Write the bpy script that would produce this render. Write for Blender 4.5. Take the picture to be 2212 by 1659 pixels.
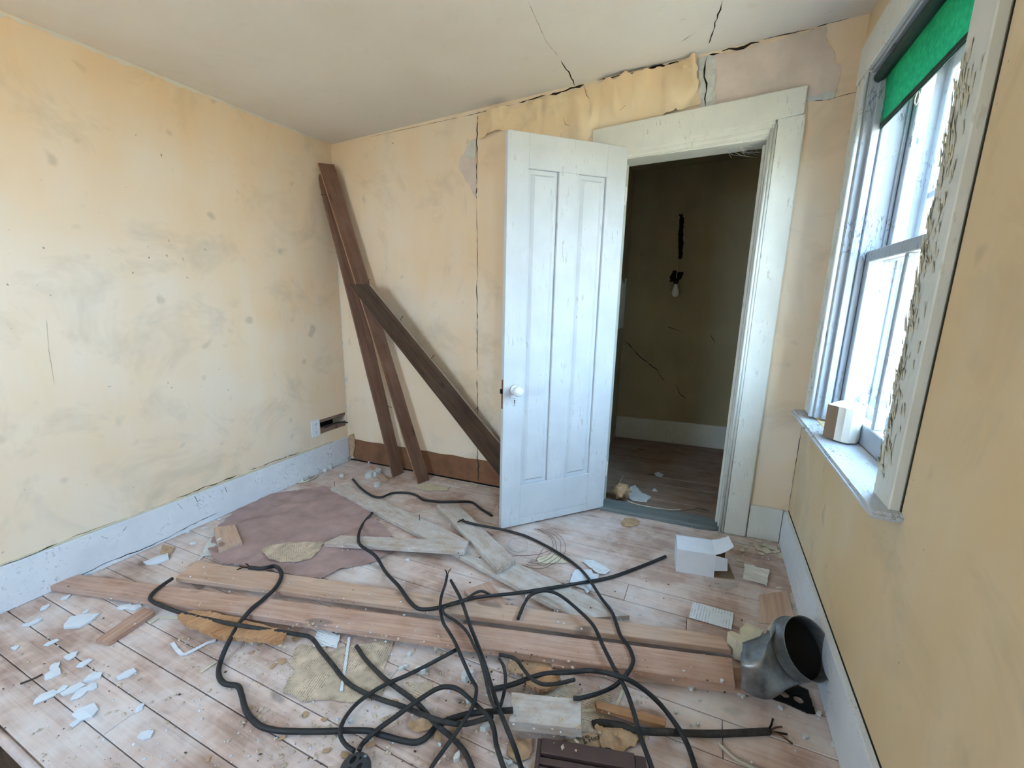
import bpy, bmesh, math, random
from mathutils import Vector, Matrix, Euler, noise as MN
random.seed(7)
for o in list(bpy.data.objects): bpy.data.objects.remove(o)
SC = bpy.context.scene
COL = SC.collection

# ------------------------------------------------------------------ camera
FW, FH, FPX = 2212.0, 1659.0, 925.29
CAM = Vector((2.60245, -2.45604, 1.25187))
EUL = Euler((1.38110, 0.0086, 0.43070), 'XYZ')
cd = bpy.data.cameras.new('camera'); cam = bpy.data.objects.new('camera', cd); COL.objects.link(cam)
cam.location = CAM; cam.rotation_euler = EUL
cd.sensor_fit = 'HORIZONTAL'; cd.sensor_width = 36.0; cd.lens = 36.0 * FPX / FW
cd.clip_start = 0.02; cd.clip_end = 200
SC.camera = cam
RM = EUL.to_matrix()

# ------------------------------------------------------------------ world and light
wd = bpy.data.worlds.new('sky'); SC.world = wd; wd.use_nodes = True
nt = wd.node_tree; nt.nodes.clear()
wo = nt.nodes.new('ShaderNodeOutputWorld'); bg = nt.nodes.new('ShaderNodeBackground')
tc = nt.nodes.new('ShaderNodeTexCoord'); sx = nt.nodes.new('ShaderNodeSeparateXYZ')
rp = nt.nodes.new('ShaderNodeValToRGB')
rp.color_ramp.elements[0].position = 0.0; rp.color_ramp.elements[0].color = (0.57, 0.755, 1.0, 1)
rp.color_ramp.elements[1].position = 0.75; rp.color_ramp.elements[1].color = (0.40, 0.64, 1.0, 1)
nt.links.new(tc.outputs['Generated'], sx.inputs[0]); nt.links.new(sx.outputs['Z'], rp.inputs[0])
nt.links.new(rp.outputs[0], bg.inputs[0]); bg.inputs[1].default_value = 8.8
nt.links.new(bg.outputs[0], wo.inputs[0])
SC.view_settings.view_transform = 'Standard'; SC.view_settings.look = 'None'
SC.view_settings.gamma = 1.0; SC.view_settings.use_curve_mapping = False
SC.view_settings.exposure = 1.68
SC.cycles.diffuse_bounces = 3

def portal(name, loc, rot, w, h):
    l = bpy.data.lights.new(name, 'AREA'); l.shape = 'RECTANGLE'; l.size = w; l.size_y = h
    l.cycles.is_portal = True
    o = bpy.data.objects.new(name, l); COL.objects.link(o); o.location = loc; o.rotation_euler = rot
portal('daylight_portal', (3.37, -0.66, 1.41), (0, math.radians(90), 0), 1.5, 1.0)
portal('daylight_portal', (3.29, -2.95, 1.45), (0, math.radians(90), 0), 1.2, 0.75)
portal('daylight_portal', (0.80, -3.70, 1.50), (math.radians(90), 0, 0), 0.9, 1.2)
sl = bpy.data.lights.new('sun', 'SUN'); sl.energy = 30.0; sl.angle = 0.01; sl.color = (1.0, 0.90, 0.76)
so = bpy.data.objects.new('sun', sl); COL.objects.link(so); so.rotation_euler = Vector((0.25, -0.75, -0.85)).to_track_quat('-Z', 'Y').to_euler()

# ------------------------------------------------------------------ geometry helpers
K = 0.033            # the old house leans: everything upright drifts along +x with height
W, H = 3.029, 2.35
def S(x, y, z): return Vector((x + K * z, y, z))
def ceil_z(x): return H + 0.018 * x
def ray(px, py):
    return RM @ Vector((px - FW / 2, -(py - FH / 2), -FPX))
def F(px, py, z=0.0):
    d = ray(px, py); t = (z - CAM.z) / d.z; return CAM + d * t
def BK(px, py, y=0.0):
    d = ray(px, py); t = (y - CAM.y) / d.y; return CAM + d * t
def XW(px, py, x):
    d = ray(px, py); t = (x - (CAM.x - K * CAM.z)) / (d.x - K * d.z); return CAM + d * t

def obj(name, me_or_bm, mat=None, parent=None, kind=None, smooth=False):
    if isinstance(me_or_bm, bmesh.types.BMesh):
        me = bpy.data.meshes.new(name)
        bmesh.ops.recalc_face_normals(me_or_bm, faces=me_or_bm.faces)
        me_or_bm.to_mesh(me); me_or_bm.free()
    else: me = me_or_bm
    if smooth:
        for p in me.polygons: p.use_smooth = True
    if mat is not None and not me.materials: me.materials.append(mat)
    o = bpy.data.objects.new(name, me); COL.objects.link(o)
    if parent is not None: o.parent = parent
    if kind: o['kind'] = kind
    return o
def empty(name, loc=(0, 0, 0), kind=None):
    o = bpy.data.objects.new(name, None); COL.objects.link(o); o.location = loc
    if kind: o['kind'] = kind
    return o
def tag(o, label, cat, group=None):
    o['label'] = label; o['category'] = cat
    if group: o['group'] = group
    return o
def hexa(bm, c):
    """8 corners: bottom 4 then top 4."""
    v = [bm.verts.new(p) for p in c]
    for f in ((0, 3, 2, 1), (4, 5, 6, 7), (0, 1, 5, 4), (1, 2, 6, 5), (2, 3, 7, 6), (3, 0, 4, 7)):
        bm.faces.new([v[i] for i in f])
    return v
def sbox(bm, x0, x1, y0, y1, z0, z1):
    hexa(bm, [S(x0, y0, z0), S(x1, y0, z0), S(x1, y1, z0), S(x0, y1, z0),
              S(x0, y0, z1), S(x1, y0, z1), S(x1, y1, z1), S(x0, y1, z1)])
def box(bm, x0, x1, y0, y1, z0, z1):
    hexa(bm, [(x0, y0, z0), (x1, y0, z0), (x1, y1, z0), (x0, y1, z0), (x0, y0, z1), (x1, y0, z1), (x1, y1, z1), (x0, y1, z1)])
def bev(bm, w=0.002, seg=1):
    bmesh.ops.bevel(bm, geom=list(bm.edges), offset=w, segments=seg, affect='EDGES', clamp_overlap=True)
def sb(name, x0, x1, y0, y1, z0, z1, mat, parent=None, kind=None, b=0.0):
    bm = bmesh.new(); sbox(bm, x0, x1, y0, y1, z0, z1)
    if b: bev(bm, b)
    return obj(name, bm, mat, parent, kind)
def bmn(): return bmesh.new()

def catmull(pts, n=6):
    out = []
    P = [pts[0] * 2 - pts[1]] + list(pts) + [pts[-1] * 2 - pts[-2]]
    for i in range(1, len(P) - 2):
        for k in range(n):
            t = k / n; a, b, c, d = P[i - 1], P[i], P[i + 1], P[i + 2]
            out.append(0.5 * ((2 * b) + (c - a) * t + (2 * a - 5 * b + 4 * c - d) * t * t + (3 * b - a - 3 * c + d) * t ** 3))
    out.append(P[-2].copy()); return out
def tube(bm, pts, r, seg=8, taper=None):
    rings = []; up = Vector((0, 0, 1)); prev = None
    for i, p in enumerate(pts):
        t = (pts[min(i + 1, len(pts) - 1)] - pts[max(i - 1, 0)])
        if t.length < 1e-9: t = Vector((1, 0, 0))
        t.normalize()
        if prev is None:
            n = t.cross(up)
            if n.length < 1e-3: n = t.cross(Vector((1, 0, 0)))
        else:
            n = prev - t * prev.dot(t)
            if n.length < 1e-5: n = t.cross(up)
        n.normalize(); prev = n; b = t.cross(n)
        rr = r if taper is None else taper(i / max(1, len(pts) - 1)) * r
        rings.append([bm.verts.new(p + (n * math.cos(a) + b * math.sin(a)) * rr) for a in [2 * math.pi * k / seg for k in range(seg)]])
    for i in range(len(rings) - 1):
        for k in range(seg):
            bm.faces.new((rings[i][k], rings[i][(k + 1) % seg], rings[i + 1][(k + 1) % seg], rings[i + 1][k]))
    bm.faces.new(rings[0][::-1]); bm.faces.new(rings[-1])
def lathe(bm, prof, M, seg=20):
    rings = []
    for r, z in prof:
        rings.append([bm.verts.new(M @ Vector((max(r, 1e-4) * math.cos(2 * math.pi * k / seg), max(r, 1e-4) * math.sin(2 * math.pi * k / seg), z))) for k in range(seg)])
    for i in range(len(rings) - 1):
        for k in range(seg):
            bm.faces.new((rings[i][k], rings[i][(k + 1) % seg], rings[i + 1][(k + 1) % seg], rings[i + 1][k]))
    bm.faces.new(rings[0][::-1]); bm.faces.new(rings[-1])
def axis_matrix(loc, zdir, xhint=(0, 0, 1)):
    z = Vector(zdir).normalized(); x = Vector(xhint); x = (x - z * x.dot(z))
    if x.length < 1e-4: x = Vector((1, 0, 0)) - z * z.x
    x.normalize(); y = z.cross(x)
    M = Matrix((x, y, z)).transposed().to_4x4(); M.translation = Vector(loc); return M

# ------------------------------------------------------------------ material helpers
def lin(c): return tuple(((v / 255) / 12.92 if v / 255 <= 0.04045 else (((v / 255) + 0.055) / 1.055) ** 2.4) for v in c) + (1.0,)
class G:
    def __init__(s, name):
        s.m = bpy.data.materials.new(name); s.m.use_nodes = True; s.t = s.m.node_tree; s.t.nodes.clear()
        s.out = s.t.nodes.new('ShaderNodeOutputMaterial'); s.c = s.t.nodes.new('ShaderNodeTexCoord')
    def n(s, typ, **kw):
        nd = s.t.nodes.new(typ)
        for k, v in kw.items():
            if k in nd.inputs:
                if hasattr(v, 'is_linked') or isinstance(v, bpy.types.NodeSocket): s.t.links.new(v, nd.inputs[k])
                else: nd.inputs[k].default_value = v
            else: setattr(nd, k, v)
        return nd
    def map(s, sc=(1, 1, 1), src='Object', rand=0.0, rot=(0, 0, 0)):
        mp = s.n('ShaderNodeMapping', Vector=s.c.outputs[src], Scale=sc, Rotation=rot)
        if rand:
            oi = s.n('ShaderNodeObjectInfo'); mu = s.n('ShaderNodeMath', operation='MULTIPLY'); s.t.links.new(oi.outputs['Random'], mu.inputs[0]); mu.inputs[1].default_value = rand
            cx = s.n('ShaderNodeCombineXYZ'); s.t.links.new(mu.outputs[0], cx.inputs[0]); s.t.links.new(mu.outputs[0], cx.inputs[2])
            s.t.links.new(cx.outputs[0], mp.inputs['Location'])
        return mp.outputs[0]
    def noise(s, vec, sc=5, det=4, rough=0.55, dist=0.0):
        return s.n('ShaderNodeTexNoise', Vector=vec, Scale=sc, Detail=det, Roughness=rough, Distortion=dist).outputs['Fac']
    def voro(s, vec, sc=20, feat='F1', rnd=1.0):
        nd = s.n('ShaderNodeTexVoronoi', Vector=vec, Scale=sc, Randomness=rnd); nd.feature = feat; return nd.outputs['Distance']
    def ramp(s, fac, stops, interp='LINEAR'):
        nd = s.n('ShaderNodeValToRGB', Fac=fac); cr = nd.color_ramp; cr.interpolation = interp
        while len(cr.elements) < len(stops): cr.elements.new(0.5)
        for e, (p, c) in zip(cr.elements, stops):
            e.position = p; e.color = c if len(c) == 4 else tuple(c) + (1,)
        return nd.outputs[0]
    def bw(s, fac, a, b): return s.ramp(fac, [(a, (0, 0, 0)), (b, (1, 1, 1))] if a < b else [(b, (1, 1, 1)), (a, (0, 0, 0))])
    def mix(s, f, a, b, blend='MIX'):
        nd = s.t.nodes.new('ShaderNodeMix'); nd.data_type = 'RGBA'; nd.blend_type = blend; nd.clamp_result = False
        for i, v in ((0, f), (6, a), (7, b)):
            if isinstance(v, bpy.types.NodeSocket): s.t.links.new(v, nd.inputs[i])
            else: nd.inputs[i].default_value = v
        return nd.outputs[2]
    def math(s, op, a, b):
        nd = s.n('ShaderNodeMath', operation=op)
        for i, v in ((0, a), (1, b)):
            if isinstance(v, bpy.types.NodeSocket): s.t.links.new(v, nd.inputs[i])
            else: nd.inputs[i].default_value = v
        return nd.outputs[0]
    def bump(s, h, st=0.3, d=0.002):
        return s.n('ShaderNodeBump', Height=h, Strength=st, Distance=d).outputs[0]
    def done(s, col, rough=0.7, metal=0.0, nor=None, spec=0.5, **kw):
        p = s.n('ShaderNodeBsdfPrincipled'); s.p = p
        for k, v in (('Base Color', col), ('Roughness', rough), ('Metallic', metal), ('Normal', nor), ('Specular IOR Level', spec)) + tuple(kw.items()):
            if v is None: continue
            if isinstance(v, bpy.types.NodeSocket): s.t.links.new(v, p.inputs[k])
            else: p.inputs[k].default_value = v
        s.t.links.new(p.outputs[0], s.out.inputs[0]); return s.m

def m_wall(name, base, dark, light, spots=0.6, smudge=0.3, relief=False):
    g = G(name); v = g.map()
    big = g.noise(v, 1.1, 3, 0.6); st = g.noise(g.map((3, 3, 0.7)), 2.2, 3, 0.6)
    c = g.ramp(big, [(0.3, lin(dark)), (0.52, lin(base)), (0.75, lin(light))])
    c = g.mix(g.math('MULTIPLY', g.bw(st, 0.45, 0.75), 0.4), c, lin(light))
    smu = g.bw(g.noise(v, 2.7, 4, 0.7, 0.6), 0.52, 0.8)
    c = g.mix(g.math('MULTIPLY', smu, smudge * 1.2), c, lin((150, 142, 126)))
    sp = g.bw(g.noise(v, 13, 0), 0.74, 0.86); ok = g.bw(st, 0.46, 0.56)
    c = g.mix(g.math('MULTIPLY', g.math('MULTIPLY', sp, ok), spots * .5), c, lin((132, 122, 102)))
    sp2 = g.bw(g.noise(v, 52, 0), 0.83, 0.87); ok2 = g.bw(big, 0.5, 0.58)
    c = g.mix(g.math('MULTIPLY', g.math('MULTIPLY', sp2, ok2), spots), c, lin((84, 64, 48)))
    return g.done(c, 0.85, nor=g.bump(st, 0.25, 0.01) if relief else None, spec=0.2)
def m_paint(name, base, chip=(120, 112, 100), amount=0.5, crack=0.5, axis=(1, 1, 1), cell=130):
    """old white paint on wood: brush streaks, alligator bumps, small chips"""
    g = G(name); v = g.map(axis); v1 = g.map()
    big = g.noise(v1, 6.0, 2); st = g.noise(v, 34, 3, 0.6)
    c = g.ramp(big, [(0.3, lin(tuple(x * 0.95 for x in base))), (0.7, lin(base))])
    c = g.mix(g.math('MULTIPLY', g.bw(st, 0.55, 0.8), 0.28), c, lin(tuple(x * 0.86 for x in base)))
    mask = g.bw(big, 0.48, 0.62)
    if crack:
        al = g.math('ABSOLUTE', g.math('SUBTRACT', g.noise(v, cell * .45, 1), 0.5), 0.0)
        c = g.mix(g.math('MULTIPLY', g.math('MULTIPLY', g.bw(al, 0.035, 0.0), mask), crack), c, lin(chip))
    chips = g.math('MULTIPLY', g.bw(g.noise(v, 70, 2, 0.7), 0.60, 0.66), mask)
    c = g.mix(g.math('MULTIPLY', chips, amount), c, lin(chip))
    return g.done(c, 0.55, nor=g.bump(st, 0.3, 0.0015), spec=0.4)
def m_wood(name, c0, c1, dust=(190, 182, 172), dust_amt=0.3, grain=1.0, rough=0.8, knots=True, seed=9.0, white=0.0, world=False):
    g = G(name)
    v = g.map((1.2, 22, 22), rand=seed); v2 = g.map((1, 1, 1), rand=seed); v3 = g.map((2.2, 9, 9), rand=seed)
    gr = g.noise(v, 2.6, 3, 0.62, 0.9); tone = g.noise(v3, 1.0, 2, 0.6)
    fac = g.math('ADD', g.math('MULTIPLY', gr, 0.6), g.math('MULTIPLY', tone, 0.4))
    c = g.ramp(fac, [(0.32, lin(c0)), (0.62, lin(c1))])
    ln = g.bw(g.noise(g.map((0.8, 60, 60), rand=seed), 2.2, 1, 0.5), 0.63, 0.72)
    c = g.mix(g.math('MULTIPLY', ln, 0.28 * grain), c, lin(tuple(x * 0.6 for x in c0)))
    if knots:
        kn = g.bw(g.noise(g.map((1.3, 3.2, 3.2), rand=seed), 4.5, 0), 0.76, 0.82)
        c = g.mix(g.math('MULTIPLY', kn, 0.7), c, lin(tuple(x * 0.5 for x in c0)))
    oi = g.n('ShaderNodeObjectInfo')
    c = g.mix(g.math('MULTIPLY', oi.outputs['Random'], 0.18), c, lin(tuple(x * 0.8 for x in c0)))
    if world: v2 = g.n('ShaderNodeNewGeometry').outputs['Position']
    dn = g.noise(v2, 3.2 if world else 4.5, 4, 0.68); d = g.bw(dn, 0.42, 0.70)
    if world: c = g.mix(g.math('MULTIPLY', g.bw(dn, 0.5, 0.3), 0.45), c, lin((124, 100, 86)))
    c = g.mix(g.math('MULTIPLY', d, dust_amt), c, lin(dust))
    if white:
        wv = g.bw(g.noise(g.map((3, 6, 6), rand=seed), 4.5, 4, 0.72), 0.34, 0.66)
        c = g.mix(g.math('MULTIPLY', wv, white), c, lin((212, 208, 204)))
    return g.done(c, rough, nor=g.bump(gr, 0.4, 0.0015), spec=0.25)
def m_plain(name, c, rough=0.6, metal=0.0, var=0.12, sc=14, bump=0.15, spec=0.4, c2=None):
    g = G(name); v = g.map(rand=5.0); nz = g.noise(v, sc, 3, 0.62)
    col = g.ramp(nz, [(0.3, lin(tuple(x * (1 - var) for x in (c2 or c)))), (0.7, lin(c))])
    return g.done(col, rough, metal, g.bump(nz, bump, 0.002) if bump else None, spec)
def m_print(name, paper, ink, lines=110, cols=9.0, amt=0.75, stain=0.3):
    """newsprint: rows of broken ink along local X, grouped in blocks"""
    g = G(name); v = g.map()
    sx = g.n('ShaderNodeSeparateXYZ', Vector=v)
    row = g.math('SINE', g.math('MULTIPLY', sx.outputs['Y'], lines * 6.2832), 0.0)
    rows = g.bw(row, 0.2, 0.5)
    brk = g.bw(g.noise(g.map((420, lines * 1.0, 1)), 1.0, 2, 0.5), 0.42, 0.55)
    blk = g.bw(g.noise(v, cols, 2, 0.4), 0.46, 0.52)
    ik = g.math('MULTIPLY', g.math('MULTIPLY', rows, brk), g.math('MULTIPLY', blk, amt))
    c = g.ramp(g.noise(v, 11, 5, 0.65), [(0.3, lin(tuple(x * (1 - stain) for x in paper))), (0.66, lin(paper))])
    c = g.mix(ik, c, lin(ink))
    return g.done(c, 0.9, nor=g.bump(g.noise(v, 30, 4), 0.2, 0.002), spec=0.15)

M = {}
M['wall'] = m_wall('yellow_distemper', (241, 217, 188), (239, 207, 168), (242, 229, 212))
M['walldim'] = m_wall('yellow_distemper_dimmed', (224, 196, 154), (220, 187, 142), (228, 208, 178))  # darker copy of the wall distemper; this wall's dimmer light is painted in
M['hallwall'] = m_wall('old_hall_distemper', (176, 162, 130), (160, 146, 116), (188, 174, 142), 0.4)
M['ceiling'] = m_wall('ceiling_plaster', (237, 229, 222), (232, 221, 211), (238, 233, 229), 0.15, 0.05)
M['white'] = m_paint('white_door_paint', (214, 217, 220), (150, 148, 144), 0.45, 0.0, (1, 1, 0.2))
M['base'] = m_paint('white_baseboard_paint', (232, 234, 238), (120, 116, 112), 0.5, 0.0)
M['casing'] = m_paint('cream_casing_paint', (226, 224, 214), (150, 140, 124), 0.4, 0.0, (1, 1, 0.25))
M['peel'] = m_paint('peeling_window_paint', (224, 222, 214), (136, 124, 106), 0.7, 0.35, (1, 1, 0.35))
M['peel2'] = m_paint('flaking_sash_paint', (190, 194, 200), (96, 98, 102), 0.95, 0.75, (1, 1, 0.35))
M['jamb'] = m_paint('weathered_jamb_paint', (176, 182, 190), (84, 88, 96), 0.95, 0.9, (1, 1, 0.3), 150)
M['stool'] = m_paint('flaked_stool_paint', (204, 206, 210), (120, 118, 116), 1.0, 1.0, (1, 0.35, 1), 170)
M['floor'] = m_wood('worn_floorboard', (180, 148, 132), (222, 194, 178), (234, 228, 225), 0.72, 0.8, world=True)
M['plank'] = m_wood('dusty_pine_plank', (178, 138, 114), (216, 184, 160), (196, 182, 172), 0.3)
M['plankred'] = m_wood('reddish_pine_plank', (164, 122, 100), (208, 170, 148), (216, 198, 188), 0.35)
M['plankwhite'] = m_wood('whitewashed_plank', (160, 134, 114), (200, 180, 162), (206, 200, 194), 0.4, white=0.75)
M['plankdark'] = m_wood('dark_stained_board', (62, 46, 34), (98, 74, 56), (110, 96, 84), 0.25)
M['plankbrown'] = m_wood('brown_lath_board', (100, 72, 58), (140, 104, 84), (150, 130, 116), 0.25)
M['orange'] = m_wood('splintered_orange_pine', (158, 110, 74), (196, 150, 108), (196, 176, 156), 0.2)
M['paleedge'] = m_plain('pale_sawn_edge', (196, 178, 160), 0.85)
M['orangeedge'] = m_plain('fresh_sawn_edge', (178, 132, 100), 0.85)
M['brownstrip'] = m_plain('bare_brown_plaster', (150, 104, 74), 0.9, var=0.22, sc=7)
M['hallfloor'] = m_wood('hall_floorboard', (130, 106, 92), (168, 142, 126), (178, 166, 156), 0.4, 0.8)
M['subfloor'] = m_plain('dark_gap', (40, 30, 24), 1.0)
M['lath'] = m_wood('wooden_lath', (120, 92, 76), (156, 126, 108), (170, 156, 146), 0.3)
M['dark'] = m_plain('dark_void', (18, 15, 13), 1.0, bump=0)
M['crack'] = m_plain('crack_shadow', (48, 40, 32), 1.0, bump=0)
M['faint'] = m_plain('faint_crack', (150, 140, 118), 1.0, bump=0)
M['cable'] = m_plain('black_rubber_cable', (44, 45, 48), 0.55, var=0.35, sc=40, c2=(62, 58, 54))
M['cable2'] = m_plain('dusty_cloth_cable', (66, 62, 58), 0.8, var=0.35, sc=60)
M['copper'] = m_plain('bare_copper', (120, 84, 62), 0.45, 0.8)
M['galv'] = m_plain('galvanised_steel', (176, 180, 182), 0.4, 0.8, var=0.35, sc=16, bump=0.25)
M['iron'] = m_plain('black_iron', (34, 29, 27), 0.6, 0.5, var=0.3)
M['carton'] = m_plain('white_carton', (232, 234, 240), 0.75, var=0.03, bump=0.05)
M['cartonin'] = m_plain('carton_inside', (150, 124, 100), 0.9, var=0.08)
M['paper'] = m_print('printed_slip', (232, 234, 236), (90, 92, 98), 95, 14, 0.5, 0.06)
M['news'] = m_print('old_newsprint', (224, 202, 176), (84, 66, 48), 125, 16, 0.7, 0.28)
M['felt'] = m_plain('pink_floor_felt', (182, 152, 146), 0.95, var=0.14, sc=9)
M['pinkpaper'] = m_plain('pink_underlayer_paper', (230, 212, 200), 0.9, var=0.1, sc=6)
M['wallpaper'] = m_wall('peeling_yellow_paper', (240, 216, 180), (236, 204, 160), (242, 226, 200), 0.1)
M['plaster'] = m_plain('white_plaster', (222, 222, 216), 0.9, var=0.1, sc=30)
M['creamflake'] = m_plain('cream_paint_flake', (226, 214, 186), 0.85, var=0.1, sc=30)
M['whiteflake'] = m_plain('white_paint_flake', (228, 232, 238), 0.8, var=0.08, sc=30)
M['tan'] = m_plain('tan_fibre_wad', (204, 168, 130), 0.95, var=0.18, sc=40, bump=0.4)
M['shred'] = m_plain('paper_shred', (222, 198, 170), 0.95, var=0.2, sc=40)
M['grey'] = m_wood('grey_threshold_paint', (98, 104, 104), (128, 134, 134), (150, 150, 146), 0.3, knots=False)
M['porcelain'] = m_plain('white_porcelain', (240, 240, 240), 0.12, var=0.02, bump=0)
M['plastic'] = m_plain('white_plastic', (238, 240, 244), 0.4, var=0.02, bump=0)
M['brownplastic'] = m_plain('brown_enamel', (88, 66, 62), 0.45, var=0.08, sc=20, bump=0.05)
M['bakelite'] = m_plain('black_bakelite', (66, 68, 72), 0.45, var=0.2, sc=30)
M['twine'] = m_plain('pale_twine', (206, 194, 174), 0.9)
M['wire'] = m_plain('thin_rusty_wire', (134, 108, 96), 0.6, 0.5)
M['wirewhite'] = m_plain('pale_wire', (206, 200, 196), 0.6, 0.2)
M['nail'] = m_plain('rusty_nail', (74, 58, 50), 0.6, 0.6)
M['sleeve'] = m_plain('cream_card_sleeve', (232, 226, 214), 0.8, var=0.03)
M['rust'] = m_plain('rust', (120, 76, 44), 0.9)
M['trunk'] = m_plain('tree_bark', (96, 84, 74), 0.9)
M['leaf'] = m_plain('pale_leaves', (150, 170, 110), 0.7, var=0.3, sc=3)
M['grass'] = m_plain('lawn', (176, 160, 130), 0.95, var=0.25, sc=2)
def glass(name, tint=(1, 1, 1, 1), refl=0.07):
    g = G(name); a = g.n('ShaderNodeBsdfTransparent', Color=tint); b = g.n('ShaderNodeBsdfGlossy', Roughness=0.03)
    m = g.n('ShaderNodeMixShader', Fac=refl); g.t.links.new(a.outputs[0], m.inputs[1]); g.t.links.new(b.outputs[0], m.inputs[2]); g.t.links.new(m.outputs[0], g.out.inputs[0]); return g.m
M['glass'] = glass('window_glass', (0.96, 0.98, 0.97, 1))
M['film'] = glass('clear_plastic_film', (0.9, 0.88, 0.86, 1), 0.22)
def shade_mat():
    g = G('green_shade_cloth'); v = g.map(); c = g.ramp(g.noise(v, 60, 4), [(0.3, lin((22, 92, 62))), (0.7, lin((32, 110, 74)))])
    a = g.n('ShaderNodeBsdfDiffuse', Color=c); b = g.n('ShaderNodeBsdfTranslucent', Color=c)
    m = g.n('ShaderNodeMixShader', Fac=0.32); g.t.links.new(a.outputs[0], m.inputs[1]); g.t.links.new(b.outputs[0], m.inputs[2]); g.t.links.new(m.outputs[0], g.out.inputs[0]); return g.m
M['shade'] = shade_mat()
M['shadedark'] = m_plain('shaded_dark_green', (26, 58, 46), 0.7, var=0.1)  # dark green for roller and hem, with their blocked backlight put into the colour

# ------------------------------------------------------------------ the room shell
def wall_cells(bm, axis, t0, t1, a0, a1, z0, z1, holes):
    """wall slab between t0..t1 along the thickness axis; holes are (a0,a1,z0,z1)"""
    A = sorted({a0, a1, *[h[0] for h in holes], *[h[1] for h in holes]}); Z = sorted({z0, z1, *[h[2] for h in holes], *[h[3] for h in holes]})
    for i in range(len(A) - 1):
        for j in range(len(Z) - 1):
            ca, cz = (A[i] + A[i + 1]) / 2, (Z[j] + Z[j + 1]) / 2
            if any(h[0] < ca < h[1] and h[2] < cz < h[3] for h in holes): continue
            if axis == 'x': sbox(bm, t0, t1, A[i], A[i + 1], Z[j], Z[j + 1])
            else: sbox(bm, A[i], A[i + 1], t0, t1, Z[j], Z[j + 1])
REAR = -3.5
OPX0, OPX1, OPZ = 2.065, 2.735, 2.0          # doorway opening
WY0, WY1, WZ0, WZ1 = -1.075, -0.25, 0.735, 2.085  # window opening in the right wall
bm = bmn(); wall_cells(bm, 'x', -0.16, 0.0, REAR - 0.15, 0.0, -1.6, 2.5, [(-0.262, -0.006, 0.292, 0.402)])
wall_left = obj('wall_left', bm, M['wall'], kind='structure')
bm = bmn(); wall_cells(bm, 'y', 0.0, 0.12, -0.16, W + 0.16, -0.05, 2.55, [(OPX0, OPX1, -0.05, OPZ)])
wall_back = obj('wall_back', bm, M['wall'], kind='structure')
bm = bmn(); wall_cells(bm, 'x', W, W + 0.17, REAR - 0.15, 0.0, -0.3, 2.55, [(WY0, WY1, WZ0, WZ1), (-3.3, -2.6, 0.9, 2.0)])
wall_right = obj('wall_right', bm, M['walldim'], kind='structure')
bm = bmn(); wall_cells(bm, 'y', REAR - 0.15, REAR, -0.16, W + 0.17, -1.6, 2.55, [(0.35, 1.15, 0.95, 2.05)]); wall_rear = obj('wall_rear', bm, M['wall'], kind='structure')
bm = bmn()
hexa(bm, [(-0.2, REAR - .15, ceil_z(-0.2)), (3.4, REAR - .15, ceil_z(3.4)), (3.4, 0.05, ceil_z(3.4)), (-0.2, 0.05, ceil_z(-0.2)),
          (-0.2, REAR - .15, 2.6), (3.4, REAR - .15, 2.6), (3.4, 0.05, 2.6), (-0.2, 0.05, 2.6)])
ceiling = obj('ceiling', bm, M['ceiling'], kind='structure')
# hall beyond the doorway
HY = 1.47; HX0, HX1 = 1.86, 3.15
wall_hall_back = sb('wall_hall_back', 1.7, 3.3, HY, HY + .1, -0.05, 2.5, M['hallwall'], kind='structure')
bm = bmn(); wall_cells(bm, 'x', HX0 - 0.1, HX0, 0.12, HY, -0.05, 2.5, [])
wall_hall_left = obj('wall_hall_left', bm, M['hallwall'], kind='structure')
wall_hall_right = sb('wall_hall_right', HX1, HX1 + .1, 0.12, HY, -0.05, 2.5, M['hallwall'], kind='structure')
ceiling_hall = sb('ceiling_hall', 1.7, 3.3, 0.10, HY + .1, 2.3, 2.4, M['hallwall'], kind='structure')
sb('baseboard_hall', HX0, HX1, HY - 0.02, HY, 0.0, 0.2, M['casing'], kind='structure', b=0.004)

# floor: sub-floor, every board a part
YE = -2.125; SWX = 1.45
bm = bmn(); box(bm, 0, W, YE + .02, 0.0, -0.09, -0.024); box(bm, SWX, W, REAR, YE + .02, -0.09, -0.024)
floor = obj('floor', bm, M['subfloor'], kind='structure')
ys = [0.0, -0.105, -0.215, -0.33, -0.445, -0.56, -0.675, -0.79, -0.922, -1.065, -1.205, -1.33, -1.455, -1.578, -1.70, -1.80, -1.905, -2.012, YE]
joints = {3: [1.1], 6: [2.35], 8: [0.9], 10: [2.72], 12: [1.7], 14: [0.62], 16: [1.05], 5: [1.9], 7: [2.6], 11: [0.7, 2.3]}
def board(x0, x1, y0, y1, mat, parent, nose=False):
    bm = bmn(); L = (x1 - x0) / 2 - 0.0009; w = (y1 - y0) / 2 - 0.0013 - random.random() * 0.0008; dz = random.uniform(-0.0015, 0.0)
    box(bm, -L, L, -w, w, -0.022, dz); bev(bm, 0.0016)
    o = obj('floorboard', bm, mat, parent); o.location = ((x0 + x1) / 2, (y0 + y1) / 2, 0); return o
for i in range(len(ys) - 1):
    xs = [0.0] + joints.get(i, []) + [W + 0.02]
    for j in range(len(xs) - 1): board(xs[j], xs[j + 1], ys[i + 1], ys[i], M['floor'], floor)
yy = YE
while yy > REAR:
    board(SWX, W, max(yy - 0.12, REAR), yy, M['floor'], floor); yy -= 0.12
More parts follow.
